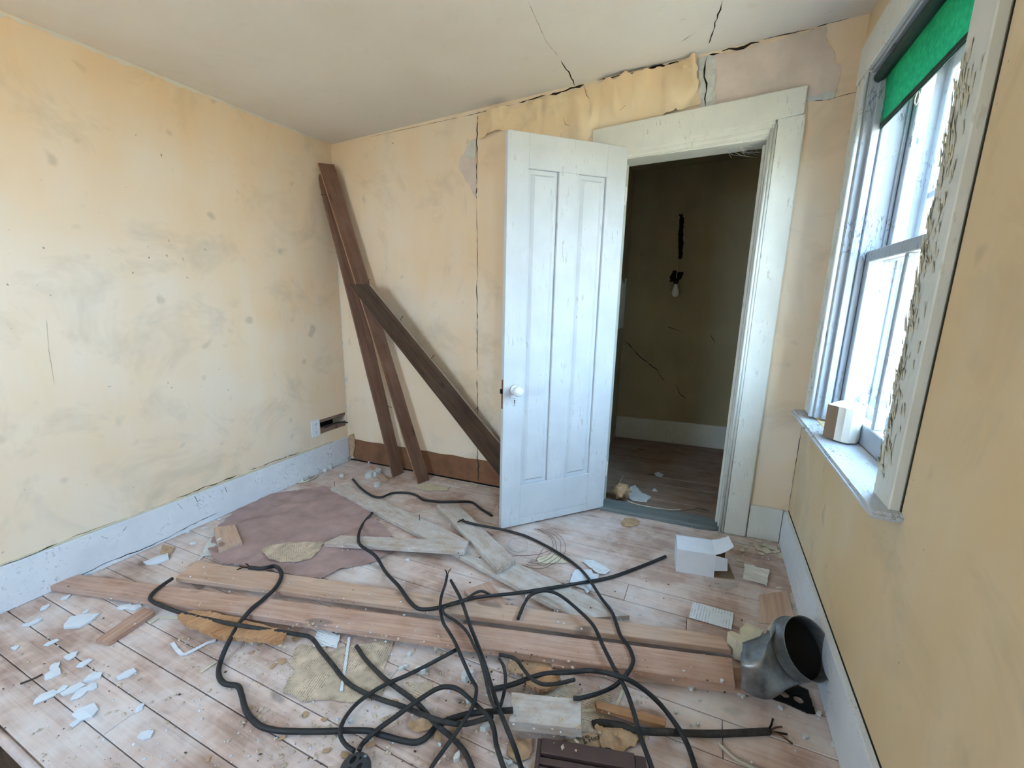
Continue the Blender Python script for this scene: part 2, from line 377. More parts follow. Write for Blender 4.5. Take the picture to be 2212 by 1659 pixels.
# nosing at the stair head
bm = bmn(); tube(bm, [Vector((0.0, YE - 0.012, -0.011)), Vector((SWX, YE - 0.012, -0.011))], 0.012, 8)
obj('nosing', bm, M['floor'], floor, smooth=True)
bm = bmn(); box(bm, 1.7, HX1 + .1, 0.0, HY, -0.09, -0.024)
floor_hall = obj('floor_hall', bm, M['subfloor'], kind='structure')
yy = 0.0
while yy < HY - 0.01:
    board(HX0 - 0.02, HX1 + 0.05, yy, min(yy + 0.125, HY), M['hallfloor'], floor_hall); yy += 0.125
# stairwell
stairs = empty('stairs', (0, 0, 0), 'structure')
for i in range(4):
    bm = bmn(); box(bm, 0.0, SWX - .02, YE - 0.03 - 0.24 * (i + 1), YE - 0.03 - 0.24 * i + .02, -0.2 * (i + 1) - 0.03, -0.2 * (i + 1)); bev(bm, .004); obj('tread', bm, M['hallfloor'], stairs)
    bm = bmn(); box(bm, 0.0, SWX - .02, YE - 0.03 - 0.24 * i + .005, YE - 0.03 - 0.24 * i + .02, -0.2 * (i + 1), -0.2 * i - 0.031); obj('riser', bm, M['plankdark'], stairs)
bm = bmn(); box(bm, SWX - 0.02, SWX, REAR, YE + .02, -1.6, -0.03); obj('side_panel', bm, M['hallwall'], stairs)
bm = bmn(); box(bm, -0.02, SWX, REAR, YE + .02, -1.65, -1.55); obj('bottom_landing', bm, M['subfloor'], stairs)

# baseboards
bm = bmn(); sbox(bm, 0.0, 0.018, -3.4, -0.012, 0.0, 0.198); bev(bm, 0.002)
bl = obj('baseboard_left', bm, M['base'], kind='structure')
bm = bmn(); sbox(bm, 0.0, 0.012, -3.4, -0.16, 0.199, 0.206); obj('paint_ledge', bm, M['creamflake'], bl)
bm = bmn(); sbox(bm, W - 0.022, W, REAR, -0.02, 0.0, 0.185); bev(bm, 0.004, 2)
br = obj('baseboard_right', bm, M['base'], kind='structure')
bm = bmn(); sbox(bm, W - 0.003, W, REAR, -0.02, 0.18, 0.1865); obj('gap_line', bm, M['crack'], br)
bm = bmn(); sbox(bm, 2.858, W - 0.022, -0.02, 0.0, 0.0, 0.182); bev(bm, 0.003)
obj('baseboard_back', bm, M['casing'], kind='structure')

# ------------------------------------------------------------------ doorway trim and door
trim = empty('trim_1', (0, 0, 0), 'structure')
bm = bmn(); sbox(bm, 2.745, 2.852, -0.024, 0.0, 0.0, 2.055); bev(bm, 0.004, 2); obj('side_casing', bm, M['casing'], trim)
bm = bmn(); sbox(bm, 1.935, 2.045, -0.022, 0.0, 0.0, 1.99); bev(bm, 0.004, 2); obj('side_casing', bm, M['casing'], trim)
bm = bmn()
hexa(bm, [S(1.905, -0.032, 1.992), S(2.842, -0.032, 2.056), S(2.842, 0, 2.056), S(1.905, 0, 1.992), S(1.893, -0.032, 2.138), S(2.842, -0.032, 2.168), S(2.842, 0, 2.168), S(1.893, 0, 2.138)])
bev(bm, 0.003); obj('head_casing', bm, M['casing'], trim)
for (a, b, y0, z0, z1) in ((1.93, 2.745, -0.018, 1.972, 2.0), (1.95, 2.74, -0.026, 1.992, 2.03)):
    bm = bmn()
    hexa(bm, [S(a, y0, z0), S(b, y0, z0 + .02), S(b, 0.02, z0 + .02), S(a, 0.02, z0), S(a, y0, z1), S(b, y0, z1 + .035), S(b, 0.02, z1 + .035), S(a, 0.02, z1)]); bev(bm, .005, 2)
    obj('head_moulding', bm, M['casing'], trim)
sb('side_jamb', 2.715, 2.737, -0.005, 0.13, 0.0, 2.0, M['casing'], trim, b=.002)
sb('side_jamb', 2.045, 2.068, -0.005, 0.13, 0.0, 2.0, M['casing'], trim, b=.002)
sb('head_jamb', 2.045, 2.737, -0.004, 0.13, 1.978, 2.0, M['casing'], trim, b=.002)
for x in (2.728, 2.741):
    bm = bmn(); tube(bm, [S(x, -0.02, 0.003), S(x, -0.02, 2.03)], 0.007, 8); obj('bead', bm, M['casing'], trim, smooth=True)
sb('door_stop', 2.703, 2.715, 0.045, 0.075, 0.0, 1.97, M['casing'], trim, b=.002)
bm = bmn()
n = 24
pv = []
for i in range(n + 1):
    x = 2.05 + (2.73 - 2.05) * i / n; e = 0.0 if i < n - 4 else 0.006 * random.random() * (i - n + 4)
    pv.append((x, -0.035 + e + (0.004 * MN.noise(Vector((x * 9, 0, 0)))), 0.088 - e * 0.5))
vt = [[bm.verts.new((x, y0, -.002)), bm.verts.new((x, y0, 0.014)), bm.verts.new((x, y0 + .006, 0.022)), bm.verts.new((x, y1, 0.022)), bm.verts.new((x, y1, -.002))] for x, y0, y1 in pv]
for i in range(n):
    for k in range(4): bm.faces.new((vt[i][k], vt[i][k + 1], vt[i + 1][k + 1], vt[i + 1][k]))
bm.faces.new(vt[0]); bm.faces.new(vt[-1][::-1])
obj('threshold', bm, M['grey'], trim)

HG = Vector((2.085, -0.022)); FR = Vector((1.627, -0.505)); DD = (FR - HG); DL = DD.length; DD.normalize(); DN = Vector((-DD.y, DD.x)) ; DN = DN if DN.y < 0 else -DN
def DP(u, n, z):
    q = HG + DD * u + DN * n; return S(q.x, q.y, z)
def dbox(bm, u0, u1, n0, n1, z0, z1):
    hexa(bm, [DP(u0, n0, z0), DP(u1, n0, z0), DP(u1, n1, z0), DP(u0, n1, z0), DP(u0, n0, z1), DP(u1, n0, z1), DP(u1, n1, z1), DP(u0, n1, z1)])
door = empty('door_1', (0, 0, 0), 'structure')
def dpart(name, u0, u1, z0, z1, n0=-0.035, n1=0.0, mat='white', b=0.0018, parent=None):
    bm = bmn(); dbox(bm, u0, u1, n0, n1, z0, z1); bev(bm, b); return obj(name, bm, M[mat], parent or door)
DB, DT = 0.016, 2.03
us = [0.0, 0.118, 0.282, 0.392, 0.556, DL]
zr0, zr1 = 0.255, 1.875
dpart('stile', us[4], us[5], DB, DT); dpart('stile', us[0], us[1], DB, DT); dpart('mullion', us[2], us[3], zr0, zr1)
dpart('top_rail', us[1], us[4], zr1, DT); dpart('bottom_rail', us[1], us[4], DB + 0.045, zr0); dpart('kick_strip', us[1], us[4], DB, DB + 0.044)
for a, b in ((us[1], us[2]), (us[3], us[4])):
    p = dpart('panel', a, b, zr0, zr1, -0.026, -0.013)
    bm = bmn()
    i, o = 0.036, 0.018
    hexa(bm, [DP(a + o, -.013, zr0 + .02), DP(b - o, -.013, zr0 + .02), DP(b - i, -.004, zr0 + .03), DP(a + i, -.004, zr0 + .03),
              DP(a + o, -.013, zr1 - .02), DP(b - o, -.013, zr1 - .02), DP(b - i, -.004, zr1 - .03), DP(a + i, -.004, zr1 - .03)])
    obj('raised_field', bm, M['white'], p)
ku, kz = DL - 0.062, 0.80
def dnorm(): 
    return Vector((DN.x, DN.y, 0))
kc = DP(ku, 0, kz)
bm = bmn(); lathe(bm, [(0.026, -0.001), (0.026, 0.004), (0.02, 0.008), (0.012, 0.012), (0.012, 0.03), (0.02, 0.034), (0.027, 0.042), (0.029, 0.052), (0.026, 0.062), (0.016, 0.069), (0.002, 0.071)], axis_matrix(kc, dnorm()), 28)
obj('knob', bm, M['porcelain'], door, smooth=True)
bm = bmn(); lathe(bm, [(0.0272, 0), (0.0272, 0.003), (0.02, 0.0035)], axis_matrix(kc, dnorm()), 24); obj('rose_ring', bm, M['rust'], door)
es = dpart('escutcheon', ku - 0.01, ku + 0.008, kz - 0.088, kz - 0.042, 0.0, 0.002)
bm = bmn(); lathe(bm, [(0.0035, 0), (0.0035, 0.0028)], axis_matrix(DP(ku - .001, 0, kz - 0.058), dnorm()), 12)
dbox(bm, ku - .003, ku + .001, 0, .0028, kz - .075, kz - .06)
for zz in (-0.047, -0.083): lathe(bm, [(0.0024, 0), (0.0024, 0.0028)], axis_matrix(DP(ku - .001, 0, kz + zz), dnorm()), 10)
obj('keyhole', bm, M['dark'], es)
dpart('latch_plate', DL - .0005, DL + .001, kz - 0.1, kz + 0.055, -0.027, -0.009, 'rust', .0003)
dpart('latch_bolt', DL, DL + .011, kz - 0.018, kz + 0.006, -0.025, -0.011, 'iron', .001)
for zz in (0.22, 1.75):
    bm = bmn(); tube(bm, [DP(-0.006, -.004, zz), DP(-0.006, -.004, zz + .09)], 0.006, 8); obj('hinge', bm, M['casing'], door)

# ------------------------------------------------------------------ window in the right wall
win = empty('window_1', (0, 0, 0), 'structure')
XF = W - 0.024
def wpart(name, x0, x1, y0, y1, z0, z1, mat='peel', b=0.002, parent=None):
    return sb(name, x0, x1, y0, y1, z0, z1, M[mat], parent or win, b=b)
cr = wpart('side_casing', XF, W, -1.19, -1.078, 0.742, 2.1, 'casing', .003)
cl = wpart('side_casing', XF, W, -0.245, -0.11, 0.742, 2.1, 'peel', .003)
ch = wpart('head_casing', XF - .004, W, -1.2, -0.1, 2.1, 2.24, 'peel', .003)
bm = bmn(); tube(bm, [S(XF, -0.245, .745), S(XF, -0.245, 2.09)], .008, 8); obj('casing_bead', bm, M['base'], win, smooth=True)
# jamb boards with stops
wpart('side_jamb', W - .012, W + .25, -0.258, -0.249, 0.742, 2.09, 'jamb'); wpart('side_jamb', W - .012, W + .25, -1.078, -1.069, 0.742, 2.09, 'jamb')
wpart('head_jamb', W - .012, W + .25, -1.078, -0.249, 2.082, 2.092, 'jamb')
for x0, x1, d in ((W + .012, W + .036, .022), (W + .045, W + .066, .013), (W + .114, W + .124, .014), (W + .168, W + .178, .012)):
    wpart('stop_bead', x0, x1, -0.258 - d, -0.256, 0.742, 2.084, 'jamb'); wpart('stop_bead', x0, x1, -1.071, -1.069 + d, 0.742, 2.084, 'jamb')
# stool
bm = bmn()
hexa(bm, [S(W - .066, -1.215, .722), S(W + .075, -1.215, .722), S(W + .075, -0.05, .705), S(W - .066, -0.05, .705),
          S(W - .066, -1.215, .744), S(W + .075, -1.215, .744), S(W + .075, -0.05, .729), S(W - .066, -0.05, .729)])
bev(bm, .008, 3); st = obj('stool', bm, M['stool'], win)
wpart('outer_sill', W + .07, W + .26, -1.1, -0.22, 0.70, 0.735, 'peel2')
def sash(name, xa, xb, z0, z1, y0, y1, st, rb, rt, hm, vm=True):
    s = empty(name, (0, 0, 0)); s.parent = win
    def p(n, *a): return wpart(n, *a, 'jamb', .003, s)
    p('stile', xa, xb, y0, y0 + st, z0, z1); p('stile', xa, xb, y1 - st, y1, z0, z1)
    p('bottom_rail', xa, xb, y0 + st, y1 - st, z0, z0 + rb); p('top_rail', xa, xb, y0 + st, y1 - st, z1 - rt, z1)
    ym = (y0 + y1) / 2
    if vm: p('muntin', xa + .004, xb - .004, ym - .013, ym + .013, z0 + rb, z1 - rt)
    zs = [z0 + rb] + hm + [z1 - rt]
    for zz in hm: p('muntin', xa + .004, xb - .004, y0 + st, y1 - st, zz - .012, zz + .012)
    for i in range(len(zs) - 1):
        for ya, yb in (((y0 + st, ym), (ym, y1 - st)) if vm else ((y0 + st, y1 - st),)):
            wpart('pane', (xa + xb) / 2 - .0015, (xa + xb) / 2 + .0015, ya, yb, zs[i], zs[i + 1], 'glass', 0, s)
    return s
sash('lower_sash', W + .068, W + .106, 0.737, 1.435, -1.069, -0.258, .052, .075, .042, [])
sash('upper_sash', W + .126, W + .164, 1.395, 2.08, -1.069, -0.258, .052, .042, .05, [])
sash('storm_sash', W + .205, W + .232, 0.737, 2.08, -1.069, -0.258, .045, .06, .05, [1.62], False)
# curls of old paint on the casing
bm = bmn()
for i in range(330):
    right = random.random() < .85
    y = -1.078 - abs(random.gauss(0, .04)) if right else random.uniform(-0.235, -0.115)
    z = random.uniform(0.8, 1.75) if right else random.uniform(.8, 2.1); l = random.uniform(.006, .05); w_ = random.uniform(.004, .012); c = random.uniform(.001, .007)
    x = XF - .0005; tl = random.uniform(-.25, .25)
    pr = []
    for k in range(4):
        t = k / 3; zz = z + l * t
        pr.append((bm.verts.new(S(x - c * t * t, y + tl * l * t, zz)), bm.verts.new(S(x - c * (t * t) * .4 - .0003, y + w_ + tl * l * t, zz))))
    for k in range(3): bm.faces.new((pr[k][0], pr[k][1], pr[k + 1][1], pr[k + 1][0]))
o = obj('peeling_paint', bm, M['creamflake'], win, 'stuff')
bm = bmn(); sbox(bm, W - .001, W + .0005, -1.196, -1.19, .73, 2.2); obj('casing_gap', bm, M['crack'], win)
# two unseen windows added behind the camera to brighten the far walls
win2 = empty('fill_window_2', (0, 0, 0), 'structure')
for a in (('side_casing', XF, W, -3.4, -3.3, .9, 2.05), ('side_casing', XF, W, -2.6, -2.5, .9, 2.05), ('head_casing', XF, W, -3.4, -2.5, 2.0, 2.12), ('stool', W - .05, W + .05, -3.4, -2.5, .87, .9),
          ('stile', W + .07, W + .1, -3.3, -3.25, .9, 2.0), ('stile', W + .07, W + .1, -2.65, -2.6, .9, 2.0), ('rail', W + .07, W + .1, -3.25, -2.65, 1.42, 1.46), ('rail', W + .07, W + .1, -3.25, -2.65, .9, .96), ('rail', W + .07, W + .1, -3.25, -2.65, 1.95, 2.0)):
    wpart(*a, 'casing', .002, win2)
wpart('pane', W + .084, W + .087, -3.25, -2.65, .96, 1.42, 'glass', 0, win2); wpart('pane', W + .084, W + .087, -3.25, -2.65, 1.46, 1.95, 'glass', 0, win2)
win3 = empty('fill_window_3', (0, 0, 0), 'structure')
for a in (('side_casing', .25, .35, REAR, REAR + .02, .95, 2.1), ('side_casing', 1.15, 1.25, REAR, REAR + .02, .95, 2.1), ('head_casing', .25, 1.25, REAR, REAR + .02, 2.05, 2.17), ('stool', .25, 1.25, REAR - .05, REAR + .05, .92, .95),
          ('stile', .35, .4, REAR - .1, REAR - .07, .95, 2.05), ('stile', 1.1, 1.15, REAR - .1, REAR - .07, .95, 2.05), ('rail', .4, 1.1, REAR - .1, REAR - .07, 1.48, 1.52), ('rail', .4, 1.1, REAR - .1, REAR - .07, .95, 1.01), ('rail', .4, 1.1, REAR - .1, REAR - .07, 2.0, 2.05)):
    wpart(*a, 'casing', .002, win3)
wpart('pane', .4, 1.1, REAR - .087, REAR - .084, 1.01, 1.48, 'glass', 0, win3); wpart('pane', .4, 1.1, REAR - .087, REAR - .084, 1.52, 2.0, 'glass', 0, win3)

# roller shade
sh = empty('roller_shade', S(W + .03, -0.66, 2.06)); tag(sh, 'green roller shade half pulled down at the window top', 'window shade')
def to_par(o, par): o.parent = par; o.matrix_parent_inverse = Matrix.Translation(par.location).inverted(); return o
bm = bmn(); tube(bm, [S(W + .012, -0.268, 2.06), S(W + .012, -1.06, 2.06)], .019, 14); to_par(obj('roller', bm, M['shadedark'], smooth=True), sh)
bm = bmn()
nn = 18; rows = 8
gv = [[bm.verts.new(S(W + .028 + .012 * (j / rows) + .003 * math.sin(i * .9) * j / rows, -0.272 - (1.055 - .272) * i / nn, 2.06 - .165 * j / rows - (0.0 if j else 0))) for j in range(rows + 1)] for i in range(nn + 1)]
for i in range(nn):
    for j in range(rows): bm.faces.new((gv[i][j], gv[i + 1][j], gv[i + 1][j + 1], gv[i][j + 1]))
cloth = to_par(obj('shade_cloth', bm, M['shade'], smooth=True), sh)
bm = bmn(); sbox(bm, W + .034, W + .045, -1.057, -0.27, 1.876, 1.898); bev(bm, .004, 2); obj('hem_bar', bm, M['shadedark'], cloth)
bm = bmn(); c = S(W + .036, -0.62, 1.852); tube(bm, [c + Vector((0, .016 * math.cos(a), .018 * math.sin(a))) for a in [2 * math.pi * i / 20 for i in range(21)]], .0018, 6); obj('pull_ring', bm, M['twine'], cloth, smooth=True)

# ------------------------------------------------------------------ outside
bm = bmn(); box(bm, -60, 60, -60, 60, -3.2, -3.0)
# keep the stairwell inside: the lawn is well below
lawn = obj('lawn_ground', bm, M['grass'], kind='structure')
def tree(loc, h, r, lab, seed):
    rs = random.Random(seed); t = empty('tree', loc)
    bm = bmn(); L = Vector(loc)
    tube(bm, [Vector((0, 0, 0)), Vector((.1, .05, h * .4)), Vector((0, .1, h * .8))], .16, 8, lambda t: 1 - .7 * t)
    tr = obj('trunk', bm, M['trunk'], t)
    for i in range(9):
        a = rs.uniform(0, 6.28); z0 = h * rs.uniform(.3, .7); bm = bmn()
        tube(bm, [Vector((0, 0, z0)), Vector((math.cos(a) * r * .45, math.sin(a) * r * .45, z0 + h * .12)), Vector((math.cos(a) * r * .85, math.sin(a) * r * .85, z0 + h * .2))], .05, 5, lambda t: 1 - .8 * t); obj('branch', bm, M['trunk'], t)
    bm = bmn()
    for i in range(1500):
        d = Vector((rs.gauss(0, 1), rs.gauss(0, 1), rs.gauss(0, 1))).normalized() * r * rs.uniform(.45, 1.0); c = Vector((0, 0, h * .62)) + Vector((d.x, d.y, d.z * 1.15)); s = rs.uniform(.06, .14)
        e1 = Vector((rs.gauss(0, 1), rs.gauss(0, 1), rs.gauss(0, 1))).normalized() * s; e2 = Vector((rs.gauss(0, 1), rs.gauss(0, 1), rs.gauss(0, 1))).normalized() * s * .6
        bm.faces.new([bm.verts.new(c - e1), bm.verts.new(c + e2), bm.verts.new(c + e1), bm.verts.new(c - e2)])
    obj('foliage', bm, M['leaf'], t, 'stuff')
    tag(t, lab, 'tree')
tree((8.4, 14.5, -3.0), 10, 3.0, 'pale leafy tree outside, seen through the upper window sash', 1)
tree((15.5, 12.0, -3.0), 8, 2.6, 'smaller leafy tree outside, seen through the lower window sash', 2)

# ------------------------------------------------------------------ wall damage
def crack(pts, w, mat, parent, off=Vector((0, -0.0008, 0)), jit=0.3, name='crack'):
    bm = bmn(); prev = None; P = []
    for i in range(len(pts) - 1):
        L = (pts[i + 1] - pts[i]).length; n = max(1, int(L / 0.025))
        for k in range(n): P.append(pts[i].lerp(pts[i + 1], k / n))
    P.append(pts[-1])
    nrm = off.normalized()
    for i, p in enumerate(P):
        t = P[min(i + 1, len(P) - 1)] - P[max(i - 1, 0)]; s = t.cross(nrm); s = s.normalized() if s.length > 1e-6 else Vector((1, 0, 0))
        ww = w * (0.25 + random.random()) * (0.2 if i in (0, len(P) - 1) else 1); j = random.uniform(-1, 1) * w * jit * 2.0
        pr = (bm.verts.new(p + off + s * (j - ww / 2)), bm.verts.new(p + off + s * (j + ww / 2)))
        if prev: bm.faces.new((prev[0], prev[1], pr[1], pr[0]))
        prev = pr
    return obj(name, bm, mat, parent)
OB = Vector((0, -0.0012, 0))
crack([BK(1031, 250), BK(1030, 330), BK(1029, 430)], .007, M['crack'], wall_back, OB)
crack([BK(1030, 450), BK(1031, 540), BK(1032, 600)], .003, M['crack'], wall_back, OB)
crack([BK(1030, 605), BK(1031, 700), BK(1031, 800)], .005, M['crack'], wall_back, OB)
crack([BK(1031, 820), BK(1032, 900), BK(1031, 1040)], .005, M['crack'], wall_back, OB)
crack([BK(1735, 218), BK(1790, 215), BK(1850, 200)], .004, M['crack'], wall_back, OB)
OL = Vector((0.0012, 0, 0))
def ceil_pt(px, py, x_guess=None):
    d = ray(px, py); # intersect z = H + .018 x
    t = (H - CAM.z + 0.018 * CAM.x) / (d.z - 0.018 * d.x); return CAM + d * t
OC = Vector((0, 0, -0.0012))
for pts, w_ in (([(1212, 130), (1228, 155), (1240, 180), (1245, 188)], .006), ([(1562, 0), (1548, 40), (1535, 80), (1532, 95)], .006), ([(1470, 90), (1505, 68)], .003), ([(1140, 0), (1180, 90), (1205, 120)], .0015), ([(1780, 30), (1800, 22)], .006)):
    crack([ceil_pt(*p) for p in pts], w_, M['crack'], ceiling, OC)
# broken dark edge between ceiling and back wall
for a, b, w_ in (((1120, 222), (1180, 205), .006), ((1185, 207), (1262, 184), .012), ((1290, 175), (1400, 150), .007), ((1400, 149), (1500, 128), .014), ((1510, 124), (1555, 114), .008), ((1560, 112), (1640, 90), .016), ((1650, 86), (1760, 60), .005), ((1760, 60), (1880, 26), .004), ((1000, 252), (1110, 226), .003), ((800, 296), (990, 254), .002)):
    pa, pb = BK(*a), BK(*b)
    crack([pa, pb], w_, M['crack'], wall_back, OB, .25)
crack([S(0, -1.9, H - .01), S(0, -0.9, H - .006), S(0, -0.12, H - .004)], .02, M['sleeve'], ceiling, Vector((.0015, 0, 0)), .12, 'paint_edge')
crack([S(0.001, -0.002, 0.4), S(0.001, -0.002, 1.3), S(0.001, -.002, 2.0)], .006, M['plaster'], wall_left, Vector((.002, -.002, 0)), .3, 'plaster_seam')
crack([S(W, -.002, .2), S(W, -.002, .7)], .003, M['crack'], wall_right, Vector((-.001, -.0015, 0)), .2)
for pts in ([(1262, 188), (1268, 205), (1275, 212)], [(1215, 255), (1222, 268), (1230, 272)], [(1255, 270), (1258, 288), (1262, 295)], [(1340, 240), (1352, 228)]):
    crack([BK(*p, -.022) for p in pts], .006, M['crack'], wall_back, OB, .4)
for pts, w_ in (([(0, 1223), (60, 1200), (125, 1174)], .005), ([(150, 1163), (250, 1124)], .003), ([(380, 1076), (450, 1050), (520, 1024)], .005), ([(540, 1016), (650, 976)], .004), ([(150, 1256), (230, 1216), (330, 1178), (420, 1130), (470, 1106)], .004), ([(218, 1160), (230, 1166)], .012), ([(265, 1145), (275, 1138)], .014), ([(380, 1090), (392, 1100)], .014), ([(425, 1070), (427, 1085)], .012), ([(488, 1050), (492, 1062)], .012), ([(560, 1012), (572, 1008)], .008)):
    crack([XW(*p, .0185) for p in pts], w_, M['crack'], bl, OL, .5)
crack([XW(100, 690, .0), XW(106, 760, 0), XW(118, 832, 0)], .0012, M['faint'], wall_left, OL, .3)
# hall cracks
for pts in ([(1348, 733), (1380, 768), (1420, 800), (1436, 826)], [(1460, 830), (1470, 852), (1482, 862)], [(1534, 720), (1545, 742)], [(1440, 704), (1475, 717)]):
    crack([BK(*p, HY) for p in pts], .006, M['dark'], wall_hall_back, Vector((0, -0.0012, 0)))

def poly_sheet(name, pts, mat, parent=None, res=0.008, disp=None, thick=0.0, axes=None, kind=None, smooth=True, ragged=True, grid=False):
    """ragged sheet filling a planar polygon (world points); displaced by disp(p)->offset"""
    c = sum(pts, Vector()) / len(pts)
    if axes is None:
        nrm = Vector()
        for i in range(len(pts)): nrm += (pts[i] - c).cross(pts[(i + 1) % len(pts)] - c)
        nrm.normalize(); ex = (pts[1] - pts[0]); ex = (ex - nrm * ex.dot(nrm)).normalized(); ey = nrm.cross(ex)
    else: ex, ey = axes; nrm = ex.cross(ey)
    q = [((p - c).dot(ex), (p - c).dot(ey)) for p in pts]
    def inside(x, y):
        r = False; j = len(q) - 1
        for i in range(len(q)):
            if (q[i][1] > y) != (q[j][1] > y) and x < (q[j][0] - q[i][0]) * (y - q[i][1]) / (q[j][1] - q[i][1]) + q[i][0]: r = not r
            j = i
        return r
    x0, x1 = min(a for a, b in q), max(a for a, b in q); y0, y1 = min(b for a, b in q), max(b for a, b in q)
    bm = bmn()
    if grid:
        nx, ny = int((x1 - x0) / res) + 2, int((y1 - y0) / res) + 2; V = {}
        def vert(i, j):
            if (i, j) not in V: V[(i, j)] = bm.verts.new((x0 + i * res, y0 + j * res, 0))
            return V[(i, j)]
        for i in range(nx):
            for j in range(ny):
                if inside(x0 + (i + .5) * res, y0 + (j + .5) * res): bm.faces.new((vert(i, j), vert(i + 1, j), vert(i + 1, j + 1), vert(i, j + 1)))
    else:
        out = []; sd = random.random() * 99
        for i in range(len(q)):
            a, b = q[i], q[(i + 1) % len(q)]; L = math.hypot(b[0] - a[0], b[1] - a[1]); n = max(1, int(L / res)) if ragged else 1
            tx, ty = (b[1] - a[1]) / max(L, 1e-6), -(b[0] - a[0]) / max(L, 1e-6)
            for k_ in range(n):
                t = k_ / n; x, y = a[0] + (b[0] - a[0]) * t, a[1] + (b[1] - a[1]) * t
                j_ = (MN.noise(Vector((x * 30, y * 30, sd))) * 1.1 + MN.noise(Vector((x * 130, y * 130, sd))) * .7) * res if ragged else 0
                j_ *= 1 if k_ else .4
                out.append(bm.verts.new((x + tx * j_, y + ty * j_, 0)))
        bmesh.ops.triangulate(bm, faces=[bm.faces.new(out)])
        st_ = max(res * 2.0, .012)
        for ax_, lo, hi in ((0, x0, x1), (1, y0, y1)):
            t = lo + st_
            while t < hi:
                co = (t, 0, 0) if ax_ == 0 else (0, t, 0); no = (1, .013, 0) if ax_ == 0 else (.013, 1, 0)
                bmesh.ops.bisect_plane(bm, geom=list(bm.verts) + list(bm.edges) + list(bm.faces), plane_co=co, plane_no=no); t += st_
        if disp:
            for v in bm.verts: v.co.z = disp(v.co)
    me_mat = Matrix((ex, ey, nrm)).transposed().to_4x4(); me_mat.translation = c
    if thick: 
        r = bmesh.ops.extrude_face_region(bm, geom=list(bm.faces)); bmesh.ops.translate(bm, verts=[e for e in r['geom'] if isinstance(e, bmesh.types.BMVert)], vec=(0, 0, -thick))
    o = obj(name, bm, mat, None, kind, smooth=smooth); o.matrix_world = me_mat
    if parent is not None:
        o.parent = parent; o.matrix_parent_inverse = Matrix.Translation(parent.location).inverted()
    return o
AX = (Vector((1, 0, 0)), Vector((0, 0, 1)))      # back wall axes: normal = -y
def nz(p, s, k=0): return MN.noise(Vector((p.x * s, p.y * s, k)))
# bulging loose wallpaper above the door
def bulge(p): return .006 + max(0, .045 * nz(Vector((p.x, p.y * .5, 0)), 8, 2) + .035 * abs(nz(Vector((p.x, p.y * .4, 0)), 19, 7)) + .006 * nz(p, 45, 1))
poly_sheet('loose_wallpaper', [BK(*p) for p in ((1034, 250), (1100, 232), (1180, 212), (1262, 192), (1300, 178), (1400, 155), (1462, 140), (1502, 124), (1508, 200), (1512, 228), (1400, 255), (1290, 285), (1284, 330), (1200, 330), (1090, 280), (1036, 300))], M['wallpaper'], wall_back, .012, bulge, axes=AX)
poly_sheet('torn_pink_layer', [BK(*p, -.001) for p in ((1545, 122), (1600, 108), (1680, 85), (1760, 62), (1785, 60), (1790, 100), (1812, 140), (1808, 200), (1745, 212), (1738, 195), (1650, 210), (1545, 230))], M['pinkpaper'], wall_back, .012, lambda p: .002 + .004 * max(0, nz(p, 14, 3)), axes=AX)
poly_sheet('cracked_plaster', [BK(*p, -.001) for p in ((1508, 125), (1548, 118), (1545, 228), (1512, 232))], M['plaster'], wall_back, .01, lambda p: .001 + .003 * nz(p, 40, 3), axes=AX)
crack([BK(1526, 122, -.004), BK(1522, 150, -.004), BK(1528, 180, -.004), BK(1526, 228, -.004)], .008, M['crack'], wall_back, OB, .6)
poly_sheet('torn_plaster_patch', [BK(*p, -.001) for p in ((1027, 300), (1030, 430), (1022, 418), (1010, 395), (992, 365), (992, 340), (1003, 335), (1006, 320), (1015, 304))], M['pinkpaper'], wall_back, .008, lambda p: .0015, axes=AX)
poly_sheet('torn_plaster_patch', [BK(*p, -.002) for p in ((1028, 302), (1028, 335), (1018, 345), (1006, 340), (1008, 322), (1016, 306))], M['plaster'], wall_back, .006, lambda p: .002, axes=AX)
poly_sheet('torn_white_edge', [BK(*p, -.001) for p in ((1740, 208), (1800, 198), (1808, 205), (1800, 213), (1745, 222))], M['plaster'], wall_back, .007, lambda p: .003, axes=AX)
# brown strip where the baseboard is missing
bm = bmn()
for i in range(40):
    xa, xb = 0.05 + 1.85 * i / 40, 0.05 + 1.85 * (i + 1) / 40
    za, zb = .181 + .003 * math.sin(i * 1.3), .181 + .003 * math.sin((i + 1) * 1.3)
    bm.faces.new([bm.verts.new(S(xa, -.0015, 0.012)), bm.verts.new(S(xb, -.0015, 0.012)), bm.verts.new(S(xb, -.0015, zb)), bm.verts.new(S(xa, -.0015, za))])
obj('unpainted_strip', bm, M['brownstrip'], wall_back)
crack([BK(1031, 985), BK(1033, 1005), BK(1035, 1040)], .007, M['crack'], wall_back, Vector((0, -.003, 0)), .5)
bm = bmn(); sbox(bm, 0.02, 1.9, -.002, 0, 0.0, .012); obj('floor_gap', bm, M['dark'], wall_back)
poly_sheet('torn_corner_plaster', [BK(*p, -.004) for p in ((754, 940), (765, 936), (768, 960), (764, 985), (757, 988))], M['tan'], wall_back, .006, lambda p: .004 * nz(p, 50, 1) + .004, axes=AX)
